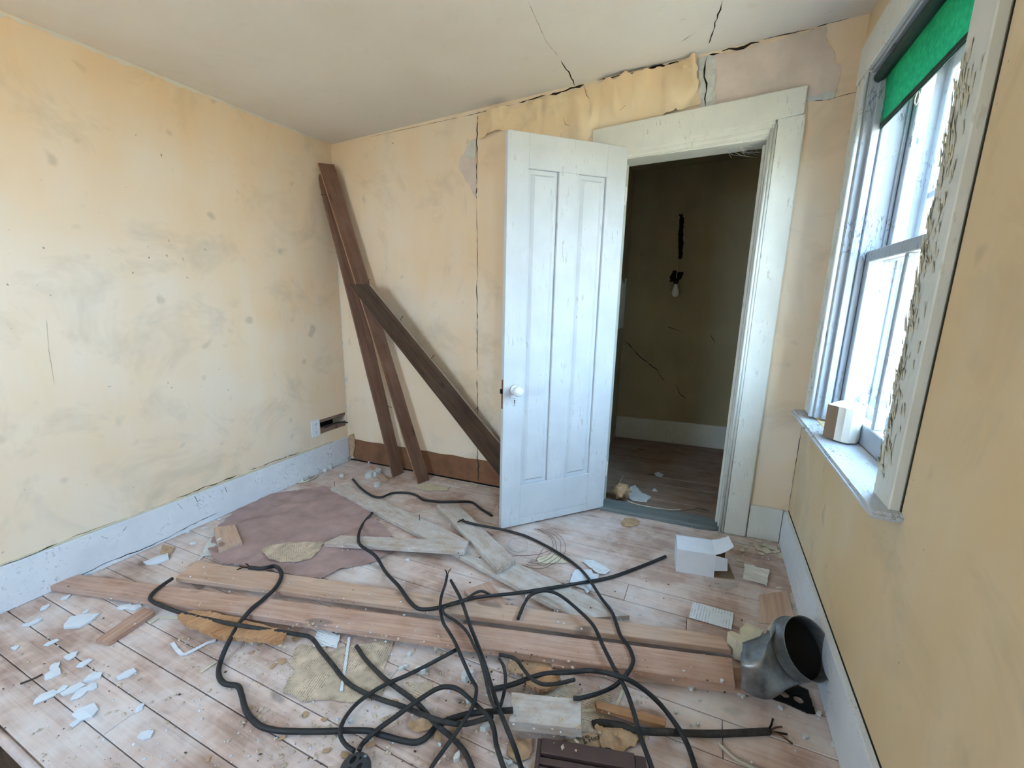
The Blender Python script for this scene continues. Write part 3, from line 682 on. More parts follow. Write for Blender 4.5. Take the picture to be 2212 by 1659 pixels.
# hole in the left wall beside the outlet: cavity, laths, cable
bm = bmn(); sbox(bm, -.155, -.15, -.3, 0, .25, .45); obj('cavity', bm, M['dark'], wall_left)
for z0, z1, x in ((.375, .41, -.012), (.293, .33, -.01)):
    bm = bmn(); sbox(bm, x - .008, x, -.275, -.004, z0, z1); bev(bm, .001); obj('lath', bm, M['lath'], wall_left)
poly_sheet('torn_plaster_edge', [XW(*p, .001) for p in ((702, 934), (712, 940), (722, 934), (735, 930), (748, 920), (750, 942), (715, 955), (703, 956))], M['pinkpaper'], wall_left, .006, lambda p: .001)
bm = bmn(); tube(bm, catmull([XW(690, 928, -.03), XW(705, 922, -.01), XW(725, 914, .004), XW(740, 912, .008), XW(752, 913, .004)], 4), .006, 8)
tag(obj('wall_cable', bm, M['cable'], smooth=True), 'short black cable bridging the broken hole beside the wall outlet', 'cable')

# wall outlet
ot = empty('electrical_outlet', S(0, -.3, .35)); tag(ot, 'white duplex outlet plate on the long yellow wall by the corner', 'outlet')
bm = bmn(); sbox(bm, 0, .006, -.342, -.27, .287, .412); bev(bm, .002, 2); to_par(obj('cover_plate', bm, M['plastic']), ot)
for z0 in (.32, .378):
    bm = bmn(); lathe(bm, [(.016, 0), (.016, .0015), (.014, .002)], axis_matrix(S(.006, -.306, z0), (1, 0, 0)), 18); so = to_par(obj('socket_face', bm, M['plastic']), ot)
    bm = bmn()
    for dy in (-.006, .006): sbox(bm, .008, .0085, -.306 + dy - .001, -.306 + dy + .001, z0 - .001, z0 + .008)
    lathe(bm, [(.0025, 0), (.0025, .0006)], axis_matrix(S(.008, -.306, z0 - .007), (1, 0, 0)), 8); obj('slots', bm, M['dark'], so)
bm = bmn(); lathe(bm, [(.003, 0), (.003, .001)], axis_matrix(S(.006, -.306, .349), (1, 0, 0)), 10); to_par(obj('screw', bm, M['galv']), ot)

# ------------------------------------------------------------------ planks
TOPS = []      # footprints with their top heights, for things lying over them
def plank(name, c, t, mat, label, cat='board', group=None, rough=0.002, seg=14, up=None, nails=(), reg=True, rag=0.0, side=None):
    """c: 4 top-face corners a,b,c,d (a-b and d-c are the long edges), thickness t under it"""
    a, b, cc, d = [Vector(p) for p in c]
    org = (a + b + cc + d) / 4; ex = ((b - a) + (cc - d)).normalized(); ey = ((d - a) + (cc - b)); ey = (ey - ex * ey.dot(ex)).normalized(); ez = ex.cross(ey)
    if up is None: up = Vector((0, 0, 1))
    if ez.dot(up) < 0: ey = -ey; ez = -ez; a, b, cc, d = d, cc, b, a
    Mx = Matrix((ex, ey, ez)).transposed().to_4x4(); Mx.translation = org; Mi = Mx.inverted()
    A, B, C_, D = [Mi @ p for p in (a, b, cc, d)]
    bm = bmn(); rings = []; sd = random.random() * 50
    for i in range(seg + 1):
        s = i / seg; p0 = A.lerp(B, s); p1 = D.lerp(C_, s)
        if rag and i in (0, seg):
            p0 = p0 + Vector((random.uniform(-rag, rag), 0, 0)); p1 = p1 + Vector((random.uniform(-rag, rag), 0, 0))
        w0 = rough * MN.noise(Vector((s * 7, sd, 0))); w1 = rough * MN.noise(Vector((s * 7, sd, 9))); e = min(.002, t * .2)
        y0, y1 = p0.y - w0, p1.y + w1; z0, z1 = p0.z, p1.z
        rings.append([bm.verts.new(v) for v in ((p0.x, y0 + e, z0), (p1.x, y1 - e, z1), (p1.x, y1, z1 - e), (p1.x, y1, z1 - t + e), (p1.x, y1 - e, z1 - t), (p0.x, y0 + e, z0 - t), (p0.x, y0, z0 - t + e), (p0.x, y0, z0 - e))])
    for i in range(seg):
        for k in range(8):
            f_ = bm.faces.new((rings[i][k], rings[i][(k + 1) % 8], rings[i + 1][(k + 1) % 8], rings[i + 1][k]))
            if side is not None and k not in (0, 4): f_.material_index = 1
    bm.faces.new(rings[0][::-1]); bm.faces.new(rings[-1])
    me_ = bpy.data.meshes.new(name); bmesh.ops.recalc_face_normals(bm, faces=bm.faces); bm.to_mesh(me_); bm.free(); bm = me_; me_.materials.append(mat)
    if side is not None: me_.materials.append(side)
    if nails:
        root = empty(name, org); o = obj('board', bm, mat); o.matrix_world = Mx; to_par(o, root)
        for (p, dr) in nails:
            bm = bmn(); q = Vector(p); dr = Vector(dr); tube(bm, [q - dr * .15, q + dr], .0016, 6); lathe(bm, [(.0035, 0), (.0035, .001)], axis_matrix(q + dr, dr), 8); nl_ = obj('nail', bm, M['nail'], o); nl_.matrix_parent_inverse = Mx.inverted()
    else:
        root = obj(name, bm, mat); root.matrix_world = Mx
    tag(root, label, cat, group)
    if reg: TOPS.append(([(p.x, p.y) for p in (a, b, cc, d)], (a, b, cc, d)))
    return root
def ground(x, y):
    g = 0.0
    for q, (a, b, c, d) in TOPS:
        r = False; j = len(q) - 1
        for i in range(len(q)):
            if (q[i][1] > y) != (q[j][1] > y) and x < (q[j][0] - q[i][0]) * (y - q[i][1]) / (q[j][1] - q[i][1]) + q[i][0]: r = not r
            j = i
        if r:
            n = (b - a).cross(d - a); z = a.z - (n.x * (x - a.x) + n.y * (y - a.y)) / n.z; g = max(g, z)
    return g
def FZ(pts, zs):
    if not isinstance(zs, (list, tuple)): zs = [zs] * len(pts)
    return [F(p[0], p[1], z) for p, z in zip(pts, zs)]

# leaning boards in the corner
wdir = Vector((.55, .83, 0)).normalized()
def lean(bot, top, w, wd0, wd1): return [bot - wd0 * w / 2, top - wd1 * w / 2, top + wd1 * w / 2, bot + wd0 * w / 2]
p1b, p1t = Vector((.585, -.098, .0)), S(.026, -.085, 2.13); p2b, p2t = Vector((.832, -.128, .0)), S(.05, -.10, 2.195)
camdir = (CAM - Vector((.4, -.1, 1.2))).normalized()
plank('leaning_board', lean(p1b, p1t, .105, Vector((.15, .98, 0)), Vector((.6, .8, 0))), .02, M['plankbrown'], 'brown board leaning in the corner, rear one of the steep pair', up=camdir, group='boards leaning in the corner', reg=False, rough=.003)
plank('leaning_board', lean(p2b, p2t, .10, Vector((.3, .95, 0)), Vector((.69, .72, 0))), .02, M['plankbrown'], 'tallest brown board leaning in the corner, front one of the steep pair', up=camdir, group='boards leaning in the corner', reg=False, rough=.004, side=M['orangeedge'],
      nails=[(XW(704, 420, .06), (-.03, -.01, .0)), (XW(846, 880, .62), (-.03, 0, .003))])
dtl, dtr = BK(753, 614, -.195), BK(798, 614, -.195)
dbl, dbr = BK(1078, 1029, -.06), BK(1078, 956, -.06)
exl = (dbl - dtl); exr = (dbr - dtr)
B_ = [dtl, dtl + exl * 1.06, dtr + exr * 1.24, dtr]
nl = []
for px, py, t in ((797, 607, 0.0), (868, 687, .3), (935, 771, .55), (1030, 882, .85)):
    q = dtr.lerp(dbr, t); qq = BK(px, py, q.y - .01); nl.append((qq - Vector((.012, 0, .012)), Vector((.022, -.004, .022))))
plank('leaning_board', B_, .02, M['plankdark'], 'dark stained board slanting across the corner boards, bent nails along its edge', up=camdir, group='boards leaning in the corner', reg=False, nails=nl, side=M['paleedge'])
sliver = plank('wood_sliver', FZ(((796, 1008), (832, 1040), (840, 1036), (804, 1005)), .012), .008, M['plank'], 'thin wood sliver on the floor at the foot of the leaning boards', 'wood scrap')

# boards on the floor
plank('floor_plank', FZ(((714, 1054), (1250, 1336), (1358, 1328), (754, 1046)), (.03, .03, .03, .03)), .024, M['plankwhite'], 'long whitewashed board lying diagonally towards the door', seg=20, rag=.008,
      nails=[(F(723, 1050, .03), (0, 0, .03)), (F(906, 1124, .03), (.002, 0, .03))])
plank('floor_plank', FZ(((701, 1173), (1003, 1191), (1012, 1167), (736, 1156)), (.033, .062, .062, .033)), .022, M['plankwhite'], 'short grey board resting across the whitewashed board', rag=.005)
plank('floor_plank', FZ(((943, 1090), (1074, 1229), (1113, 1208), (982, 1081)), (.03, .058, .058, .03)), .024, M['plankwhite'], 'stubby grey board lying over the whitewashed one near the door', rag=.003)
plank('floor_plank', FZ(((376, 1247), (1577, 1403), (1560, 1372), (424, 1212)), (.028, .05, .05, .028)), .022, M['plank'], 'rear one of the two longest brown planks, side by side mid-floor', seg=24, rag=.01)
plank('floor_plank', FZ(((1190, 1436), (1652, 1494), (1668, 1448), (1240, 1410)), (.026, .026, .026, .026)), .024, M['plankred'], 'reddish plank under the right end of the longest plank', rag=.006)
plank('floor_plank', FZ(((98, 1264), (1594, 1479), (1576, 1420), (168, 1240)), (.03, .054, .054, .03)), .026, M['plankred'], 'front one of the two longest brown planks, reaching the long wall baseboard', seg=24, rag=.012)
plank('wood_block', FZ(((461, 1140), (473, 1189), (523, 1170), (508, 1133)), .03), .03, M['plank'], 'small square wood block on the pink floor felt', 'wood block', rag=.003)
plank('wood_offcut', FZ(((206, 1381), (310, 1311), (334, 1321), (234, 1387)), .018), .018, M['plankred'], 'short flat offcut in front of the longest plank near its wall end', 'wood scrap')
plank('wood_offcut', FZ(((1004, 1276), (1050, 1326), (1098, 1304), (1057, 1256)), .018), .018, M['plankred'], 'rough square offcut tucked behind the rear long plank', 'wood scrap', rag=.006)
plank('wood_block', FZ(((1100, 1557), (1258, 1573), (1256, 1510), (1110, 1495)), (.062, .082, .082, .062)), .034, M['plankwhite'], 'white-painted wood block lying over the cables in the foreground', 'wood block', rag=.008, seg=10)
plank('wood_offcut', FZ(((1287, 1528), (1437, 1569), (1437, 1551), (1286, 1511)), .03), .016, M['orange'], 'narrow orange wood strip beside the white-painted block', 'wood scrap', rag=.003)
# splintered piece
def splinter(name, pts, z, t, mat, label):
    o = poly_sheet(name, [F(*p, z) for p in pts], mat, None, .006, lambda p: .004 * nz(p, 30, 2) + .003 * nz(p, 90, 1), thick=t, ragged=True, smooth=False)
    pw = [F(*p, z) for p in pts]; h_ = z + .005; TOPS.append(([(p.x, p.y) for p in pw], (Vector((0, 0, h_)), Vector((1, 0, h_)), Vector((1, 1, h_)), Vector((0, 1, h_)))))
    return tag(o, label, 'wood scrap')
splinter('splintered_wood', ((384, 1337), (400, 1330), (427, 1326), (470, 1332), (532, 1346), (580, 1360), (618, 1375), (612, 1394), (570, 1388), (520, 1386), (475, 1384), (437, 1368), (395, 1348)), .024, .018, M['orange'], 'splintered orange wood strip in front of the longest plank')
splinter('splintered_wood', ((1140, 1452), (1180, 1446), (1210, 1458), (1212, 1475), (1190, 1492), (1165, 1497), (1138, 1485), (1130, 1466)), .02, .014, M['orange'], 'crumpled splintered wood piece behind the white-painted block')
splinter('bark_scrap', ((1100, 1425), (1190, 1432), (1196, 1446), (1150, 1452), (1110, 1458), (1096, 1448)), .012, .006, M['tan'], 'tan torn board scrap under the front long plank edge')

# ------------------------------------------------------------------ sheets lying on the floor
def wr(p): return .004 * nz(p, 14, 4) + .003 * abs(nz(p, 30, 8))
felt = poly_sheet('floor_felt', [F(*p, .004) for p in ((610, 1064), (700, 1052), (790, 1100), (838, 1150), (860, 1185), (810, 1216), (742, 1228), (690, 1252), (620, 1243), (540, 1228), (470, 1216), (448, 1186), (478, 1132), (530, 1088))], M['felt'], None, .011,
    lambda p: .004 + .01 * nz(p, 7, 4) + .014 * abs(nz(p, 11, 8)), axes=(Vector((1, 0, 0)), Vector((0, 1, 0))))
tag(felt, 'wrinkled dusty pink floor felt between the wall and the whitewashed board', 'floor covering')
def sheet(name, px, mat, label, cat='paper', z=.003, res=.006, amp=.002, group=None, ax=None, **kw):
    pts = [F(p[0], p[1], z) for p in px]
    if ax is not None:
        ex = (F(*ax[1]) - F(*ax[0])).normalized(); axes = (ex, Vector((0, 0, 1)).cross(ex))
    else: axes = (Vector((1, 0, 0)), Vector((0, 1, 0)))
    o = poly_sheet(name, pts, mat, None, res, lambda p: .001 + amp * abs(nz(p, 28, 6)) + amp * .5 * nz(p, 60, 2), axes=axes, **kw)
    return tag(o, label, cat, group)
sheet('newspaper', ((560, 1188), (575, 1180), (620, 1172), (665, 1171), (700, 1173), (690, 1190), (670, 1208), (640, 1214), (605, 1215), (580, 1206)), M['news'], 'oval scrap of newsprint showing through the torn pink felt', z=.016, ax=((640, 1214), (636, 1172)))
sheet('newspaper', ((648, 1392), (668, 1396), (700, 1395), (705, 1410), (735, 1400), (780, 1392), (852, 1383), (840, 1420), (826, 1452), (835, 1480), (825, 1505), (760, 1518), (700, 1512), (655, 1518), (615, 1496), (622, 1470), (640, 1450), (624, 1432)), M['news'], 'large torn sheet of old newspaper under the cables', z=.002, ax=((640, 1440), (700, 1360)))
sheet('newspaper', ((690, 1360), (735, 1372), (728, 1400), (680, 1398), (676, 1388)), M['paper'], 'grey torn paper at the edge of the large newspaper sheet', z=.005)
sheet('newspaper', ((870, 1480), (930, 1470), (938, 1490), (900, 1515), (880, 1505)), M['news'], 'small scrap of faded newsprint between the crossing cables', z=.002)
sheet('newspaper', ((1250, 1500), (1290, 1490), (1330, 1505), (1290, 1535), (1330, 1560), (1370, 1575), (1300, 1585), (1250, 1580), (1230, 1560)), M['news'], 'crumpled newsprint around the narrow orange strip', z=.002, amp=.006)
sheet('newspaper', ((1150, 1500), (1165, 1482), (1240, 1478), (1255, 1505), (1220, 1520)), M['news'], 'torn newsprint behind the white-painted block', z=.003, amp=.005)
sheet('brown_paper', ((1284, 1570), (1345, 1572), (1390, 1590), (1372, 1615), (1340, 1625), (1300, 1615)), M['tan'], 'crumpled brown paper beside the brown metal register', z=.004, amp=.016)
nw = sheet('newspaper', ((1215, 1601), (1285, 1578), (1302, 1612), (1260, 1622), (1225, 1610)), M['tan'], 'newsprint scrap with readable words above the brown metal register', z=.004, amp=.0005)
sheet('brown_paper', ((880, 1560), (930, 1552), (935, 1575), (905, 1585), (880, 1578)), M['tan'], 'tan torn paper beside the crossing cables', z=.003, amp=.006)
sheet('brown_paper', ((1100, 1600), (1150, 1596), (1145, 1640), (1120, 1650), (1095, 1630)), M['tan'], 'tan torn paper next to the brown metal register corner', z=.003, amp=.006)
def words(txt, px, py, ang_to, size, parent, z=.0075, mat='crack'):
    cu = bpy.data.curves.new('words', 'FONT'); cu.body = txt; cu.size = size; cu.extrude = .0001
    to = bpy.data.objects.new('words_tmp', cu); COL.objects.link(to); me = bpy.data.meshes.new_from_object(to); bpy.data.objects.remove(to)
    o = obj('printed_words', me, M[mat]); p = F(px, py, z); q = F(*ang_to, z); ex = (q - p).normalized(); ez = Vector((0, 0, 1)); ey = ez.cross(ex)
    Mx = Matrix((ex, ey, ez)).transposed().to_4x4(); Mx.translation = p; o.parent = parent; o.matrix_parent_inverse = parent.matrix_world.inverted(); o.matrix_world = Mx
    return o
bpy.context.view_layer.update()
words('Prices', 1247, 1602, (1267, 1595), .017, nw); words('& Hats', 1262, 1608, (1286, 1599), .019, nw)
bpy.context.view_layer.update()
# white slips and packets near the box
sheet('printed_slip', ((1497, 1300), (1585, 1324), (1580, 1361), (1488, 1334)), M['paper'], 'white printed instruction slip lying in front of the galvanised duct', z=.004, res=.005, amp=.0008, ax=((1500, 1302), (1492, 1334)), ragged=False)
sheet('torn_slip', ((1258, 1214), (1264, 1210), (1282, 1210), (1318, 1232), (1310, 1240), (1302, 1242), (1285, 1235), (1270, 1222)), M['paper'], 'small curled white slip above the cable crossing', z=.006, res=.003, amp=.004)
sheet('torn_slip', ((1242, 1231), (1278, 1231), (1280, 1240), (1294, 1240), (1292, 1252), (1279, 1262), (1278, 1273), (1268, 1282), (1262, 1272), (1245, 1268), (1231, 1257)), M['whiteflake'], 'torn white slip lying under the cable crossing', z=.004, res=.003, amp=.004)
sheet('paper_packet', ((1609, 1218), (1648, 1228), (1663, 1231), (1656, 1267), (1640, 1260), (1604, 1252)), M['sleeve'], 'translucent paper packet lying beside the white carton', 'packet', z=.008, res=.004, amp=.008)
pk = sheet('plastic_bag', ((1516, 1246), (1560, 1258), (1598, 1260), (1592, 1270), (1568, 1278), (1545, 1272), (1524, 1262)), M['film'], 'crumpled clear plastic wrap at the foot of the white carton', 'plastic wrap', z=.006, res=.004, amp=.016)
sheet('cream_scrap', ((893, 1052), (922, 1042), (955, 1050), (972, 1052), (965, 1060), (915, 1060)), M['creamflake'], 'cream peeled paint sheet at the foot of the front leaning board', 'paint flake', z=.004, res=.005)
sheet('cream_scrap', ((1680, 1196), (1700, 1190)[:2], (1688, 1203)), M['creamflake'], 'cream paint scrap in the window-wall corner', 'paint flake', z=.003, res=.004)
sheet('grey_scrap', ((448, 1172), (462, 1150), (470, 1192), (462, 1200), (440, 1202), (428, 1212)), M['plaster'], 'grey-green torn felt scrap beside the square wood block', 'floor scrap', z=.004)
sheet('yellow_card', ((345, 1195), (352, 1177), (378, 1182), (365, 1205)), M['tan'], 'small ochre card near the long wall baseboard', 'card', z=.003, res=.004)
sheet('cream_scrap', ((1160, 1207), (1196, 1196), (1228, 1216), (1165, 1218)), M['creamflake'], 'cream triangular paper scrap under the curving cable', 'paper', z=.003, res=.004)

plank('floor_patch', FZ(((1640, 1284), (1640, 1345), (1722, 1352), (1700, 1276)), .0035), .0035, M['plank'], 'thin plywood patch let into the floor beside the duct and carton', 'floor patch', reg=False)
# ------------------------------------------------------------------ cables
LAID = []      # points of cables already laid: later ones climb over them
def cable(px, r, mat, label, lift=0.0, ends=None, seg=8, n=6):
    r *= .9; Q = catmull([Vector((q[0], q[1], q[2] if len(q) > 2 else 0.0)) for q in px], n); zs = []
    for q in Q:
        z = 0.0; hh = .10
        while hh > 0:          # first surface the line of sight meets, allowing for the cable's own radius
            p = F(q.x, q.y, hh + r); gz = max(ground(p.x + dx, p.y + dy) for dx in (-r, 0, r) for dy in (-r, 0, r))
            if gz >= hh - .004: z = gz; break
            hh -= .004
        zs.append(z + r + max(0, lift + q.z))
    for _ in range(2):
        for i, q in enumerate(Q):
            p = F(q.x, q.y, zs[i])
            for (x, y, z, r2) in LAID:
                d = math.hypot(p.x - x, p.y - y)
                if d < r + r2 + .004 and zs[i] < z + r + r2: zs[i] = z + r + r2 + .001
    m = len(zs); env = []
    for i in range(m):        # ramp gently up to every high point, never below the surface
        env.append(max(zs[j] - .0045 * abs(i - j) ** 1.25 for j in range(max(0, i - 8), min(m, i + 9))))
    env = [max(e, (env[max(i - 1, 0)] + e + env[min(i + 1, m - 1)]) / 3) for i, e in enumerate(env)]
    pts = [F(q.x, q.y, z) for q, z in zip(Q, env)]
    LAID.extend((p.x, p.y, p.z, r) for p in pts)
    root = empty('cable', pts[0]); bm = bmn(); tube(bm, pts, r, seg); shp = to_par(obj('sheath', bm, M[mat], smooth=True), root)
    for e in (ends or []):
        i, strands = e; end = pts[0] if i == 0 else pts[-1]; dr = (pts[0] - pts[2]) if i == 0 else (pts[-1] - pts[-3]); dr.normalize(); dr.z = 0
        sd = dr.cross(Vector((0, 0, 1)))
        for k in range(strands):
            s = (k - (strands - 1) / 2); bm = bmn(); L = random.uniform(.03, .05)
            tube(bm, [end - dr * .005, end + dr * L * .5 + sd * s * .012 + Vector((0, 0, random.uniform(0, .008))), end + dr * L + sd * s * random.uniform(.018, .03)], .0028, 6); obj('frayed_conductor', bm, M['copper' if k % 2 else 'iron'], shp, smooth=True)
    return tag(root, label, 'cable', 'loose cables on the floor')
cable([(1280, 1564), (1300, 1561), (1347, 1569), (1380, 1579), (1450, 1582), (1485, 1584), (1546, 1585), (1600, 1583), (1662, 1580)], .0105, 'cable2', 'thick dusty cable from the white-painted block to the window wall, frayed at its end', 0.0, [(1, 4)])
cable([(538, 1226), (566, 1228), (595, 1223), (608, 1242), (595, 1270), (566, 1297), (538, 1321), (506, 1365), (481, 1416), (472, 1454), (484, 1476), (513, 1482), (522, 1501), (532, 1536), (557, 1565), (592, 1577), (640, 1580), (700, 1580), (750, 1578), (797, 1579), (826, 1588), (870, 1600), (900, 1603), (923, 1591), (944, 1567), (973, 1553), (1017, 1541), (1061, 1537), (1108, 1534)], .0095, 'cable', 'longest thick black cable looping around the left foreground to the painted block', 0.0, [(0, 3)])
cable([(805, 1107), (790, 1124), (779, 1141), (774, 1161), (779, 1178), (811, 1201), (834, 1237), (862, 1267), (883, 1297), (902, 1314), (926, 1316), (957, 1310), (987, 1301), (1033, 1290), (1110, 1282), (1171, 1273), (1250, 1260), (1315, 1248), (1371, 1229), (1419, 1210), (1438, 1202)], .0085, 'cable', 'black cable bending at the planks and pointing towards the white carton', .003)
cable([(1004, 1127), (1028, 1133), (1080, 1143), (1113, 1151), (1145, 1162), (1194, 1187), (1235, 1214), (1259, 1235), (1277, 1258), (1299, 1292), (1321, 1321), (1330, 1343), (1340, 1372), (1356, 1394), (1365, 1413), (1367, 1432), (1353, 1457), (1327, 1482), (1292, 1498), (1254, 1508), (1238, 1508)], .0075, 'cable', 'black cable curving from under the open door across the long planks', .002, [(0, 3)])
cable([(1119, 1337), (1125, 1322), (1132, 1306), (1147, 1285, .01), (1178, 1276, .015), (1211, 1287, .02), (1254, 1322, .02), (1283, 1353, .015), (1302, 1394, .01), (1324, 1438, .012), (1353, 1492, .03), (1372, 1549, .03), (1384, 1593, .03), (1403, 1644, .02), (1412, 1672, .015)], .0075, 'cable', 'glossy black cable hooked at one end and running out past the brown register', .006)
cable([(1067, 1488), (1105, 1479), (1150, 1463), (1182, 1455), (1230, 1452), (1277, 1449), (1324, 1457), (1371, 1476), (1419, 1514), (1460, 1565), (1485, 1609), (1501, 1656), (1506, 1675)], .0085, 'cable', 'black cable along the front plank edge that turns down to the bottom frame', .002)
cable([(1078, 1414), (1095, 1417), (1114, 1424), (1132, 1447), (1147, 1465), (1173, 1478), (1208, 1476), (1241, 1468)], .0065, 'cable2', 'short thin cable hook emerging under the front long plank', .02)
cable([(770, 1396), (773, 1400), (791, 1426), (826, 1462), (856, 1485), (900, 1518), (929, 1550), (944, 1567), (973, 1591), (1003, 1623), (1020, 1660), (1026, 1675)], .0085, 'cable2', 'dusty cable running straight down from under the plank between the newsprint scraps', .001)
cable([(372, 1250), (339, 1273), (324, 1291), (334, 1302) , (360, 1313), (396, 1325), (470, 1342), (560, 1358), (640, 1370), (672, 1378), (694, 1406), (718, 1435), (747, 1471), (782, 1494), (826, 1512), (870, 1526), (914, 1544), (959, 1559), (1003, 1564), (1047, 1553), (1062, 1548)], .0085, 'cable2', 'dusty cable wrapping the front long plank and crossing the large newspaper sheet', .0)
cable([(985, 1404), (944, 1426), (885, 1456), (838, 1476), (806, 1494), (773, 1518), (750, 1544), (738, 1567), (735, 1588), (747, 1609), (765, 1622)], .007, 'cable', 'thin black cable curving from the plank down to the round black plug', .012)
cable([(776, 1620), (784, 1606), (812, 1579, .01), (856, 1547, .02), (900, 1515, .025), (944, 1488, .025), (973, 1484, .025), (997, 1494, .025), (1032, 1526, .03), (1056, 1550, .03), (1067, 1576, .025), (1073, 1612, .015), (1088, 1659), (1094, 1675)], .0078, 'cable', 'black cable arching up from the round black plug and over the tangle', .008)
cable([(966, 1242, .012), (962, 1262, .012), (954, 1286, .012), (951, 1307, .015), (952, 1323, .015), (958, 1346, .01), (971, 1367, .01), (983, 1388, .012), (997, 1420, .02), (1018, 1466, .012), (1029, 1487, .01), (1024, 1518, .03), (1012, 1543, .035), (981, 1589, .02), (935, 1653, .005), (925, 1675)], .0068, 'cable', 'thin cable with a bare copper end standing up between the planks', .008, [(0, 2)])
cable([(974, 1254, .02), (995, 1293, .025), (1007, 1326, .012), (1016, 1353, .008), (1027, 1380, .008), (1046, 1432, .02), (1061, 1481, .02), (1076, 1527, .035), (1095, 1573, .03), (1113, 1619, .015), (1125, 1656), (1131, 1675)], .0078, 'cable', 'straight black cable crossing both long planks and leaving at the bottom frame', .014)
cable([(1061, 1286), (1050, 1280, .006), (1038, 1277, .01), (1023, 1283, .01), (1005, 1296, .016), (990, 1303, .018), (968, 1308, .02), (957, 1316, .012), (961, 1327, .004), (983, 1341), (1001, 1356), (1013, 1372), (1026, 1399), (1035, 1416, .02), (1047, 1457, .01), (1055, 1494, .01), (1063, 1518, .02), (1072, 1530, .03)], .006, 'cable2', 'thin grey cable looped in a knot over the rear long plank', .004)
cable([(762, 1035), (779, 1054), (804, 1071, .003), (824, 1074), (849, 1065), (881, 1065), (901, 1071), (916, 1080), (948, 1084), (983, 1084), (1018, 1085), (1038, 1099), (1062, 1114)], .0085, 'cable', 'wavy black cable on the floor below the slanting dark board', .0)
cable([(1078, 1422), (1088, 1440), (1092, 1468), (1088, 1500), (1080, 1528)], .006, 'cable2', 'short grey cable piece hanging beside the white-painted block', .002)
# thin wires
def wire(px, r, mat, label, cat='wire', z=.004, name='thin_wire', group=None):
    bm = bmn(); tube(bm, catmull([F(q[0], q[1], z + (q[2] if len(q) > 2 else 0)) for q in px], 5), r, 5)
    return tag(obj(name, bm, M[mat], smooth=True), label, cat, group)
def ring_px(cx, cy, rx, ry, a0, a1, n=14, w=0.0): return [(cx + rx * math.cos(a0 + (a1 - a0) * i / n) + random.uniform(-w, w), cy + ry * math.sin(a0 + (a1 - a0) * i / n) + random.uniform(-w, w)) for i in range(n + 1)]
wire(ring_px(1119, 1177, 21, 15, 2.4, 8.9, 20), .0022, 'wirewhite', 'small loop of pale wire on the floor in front of the door', z=.012)
for i in range(4):
    wire(ring_px(1150 + i * 4, 1178 + i * 2, 44 + i * 5, 34 + i * 3, -1.5 + i * .1, 1.7 + i * .15, 12, 1.5), .0012, 'wire', 'thin rusty wire strands coiled on the floor before the door', z=.004 + i * .002, group='rusty wire coil')
wire([(1090, 1203), (1120, 1200), (1160, 1198), (1185, 1190)], .0012, 'wire', 'thin straight rusty wire end beside the stubby grey board')
for i in range(3):
    wire([(890 + i * 6, 1106 + i * 3), (920, 1100 + i * 5), (950, 1106 + i * 5), (968, 1120 + i * 5), (973, 1140)], .0012, 'twine', 'pale fibre strands between the whitewashed and stubby boards', z=.035, group='pale fibre strands')
wire([(1355, 1082), (1375, 1089), (1410, 1096), (1440, 1100), (1455, 1102), (1470, 1101)], .004, 'twine', 'pale rope of twine lying just beyond the grey threshold', 'twine', z=.026, name='twine')
wire([(1440, 1103), (1460, 1103), (1490, 1101), (1510, 1097)], .0025, 'wire', 'thin reddish wire at the end of the twine in the doorway', z=.026)
wire([(1338, 1048), (1342, 1035), (1348, 1027)], .003, 'twine', 'short pale stick poking up behind the tan wad', 'twine', z=.03, name='pale_stick')
wire([(640, 1043), (660, 1040), (680, 1031), (688, 1026)], .005, 'creamflake', 'curved cream plaster strip on the floor by the corner rubble', 'plaster strip', z=.006, name='plaster_strip')
wire([(44, 1477), (70, 1467), (92, 1456)], .0028, 'nail', 'long rusty nail lying alone on bare boards in the foreground', 'nail', z=.004, name='long_nail')
wire([(1553, 1606), (1568, 1622), (1590, 1640), (1620, 1656), (1640, 1664)], .0055, 'twine', 'pale flat cord curving along the bottom frame near the window wall', 'cord', z=.005, name='flat_rope')

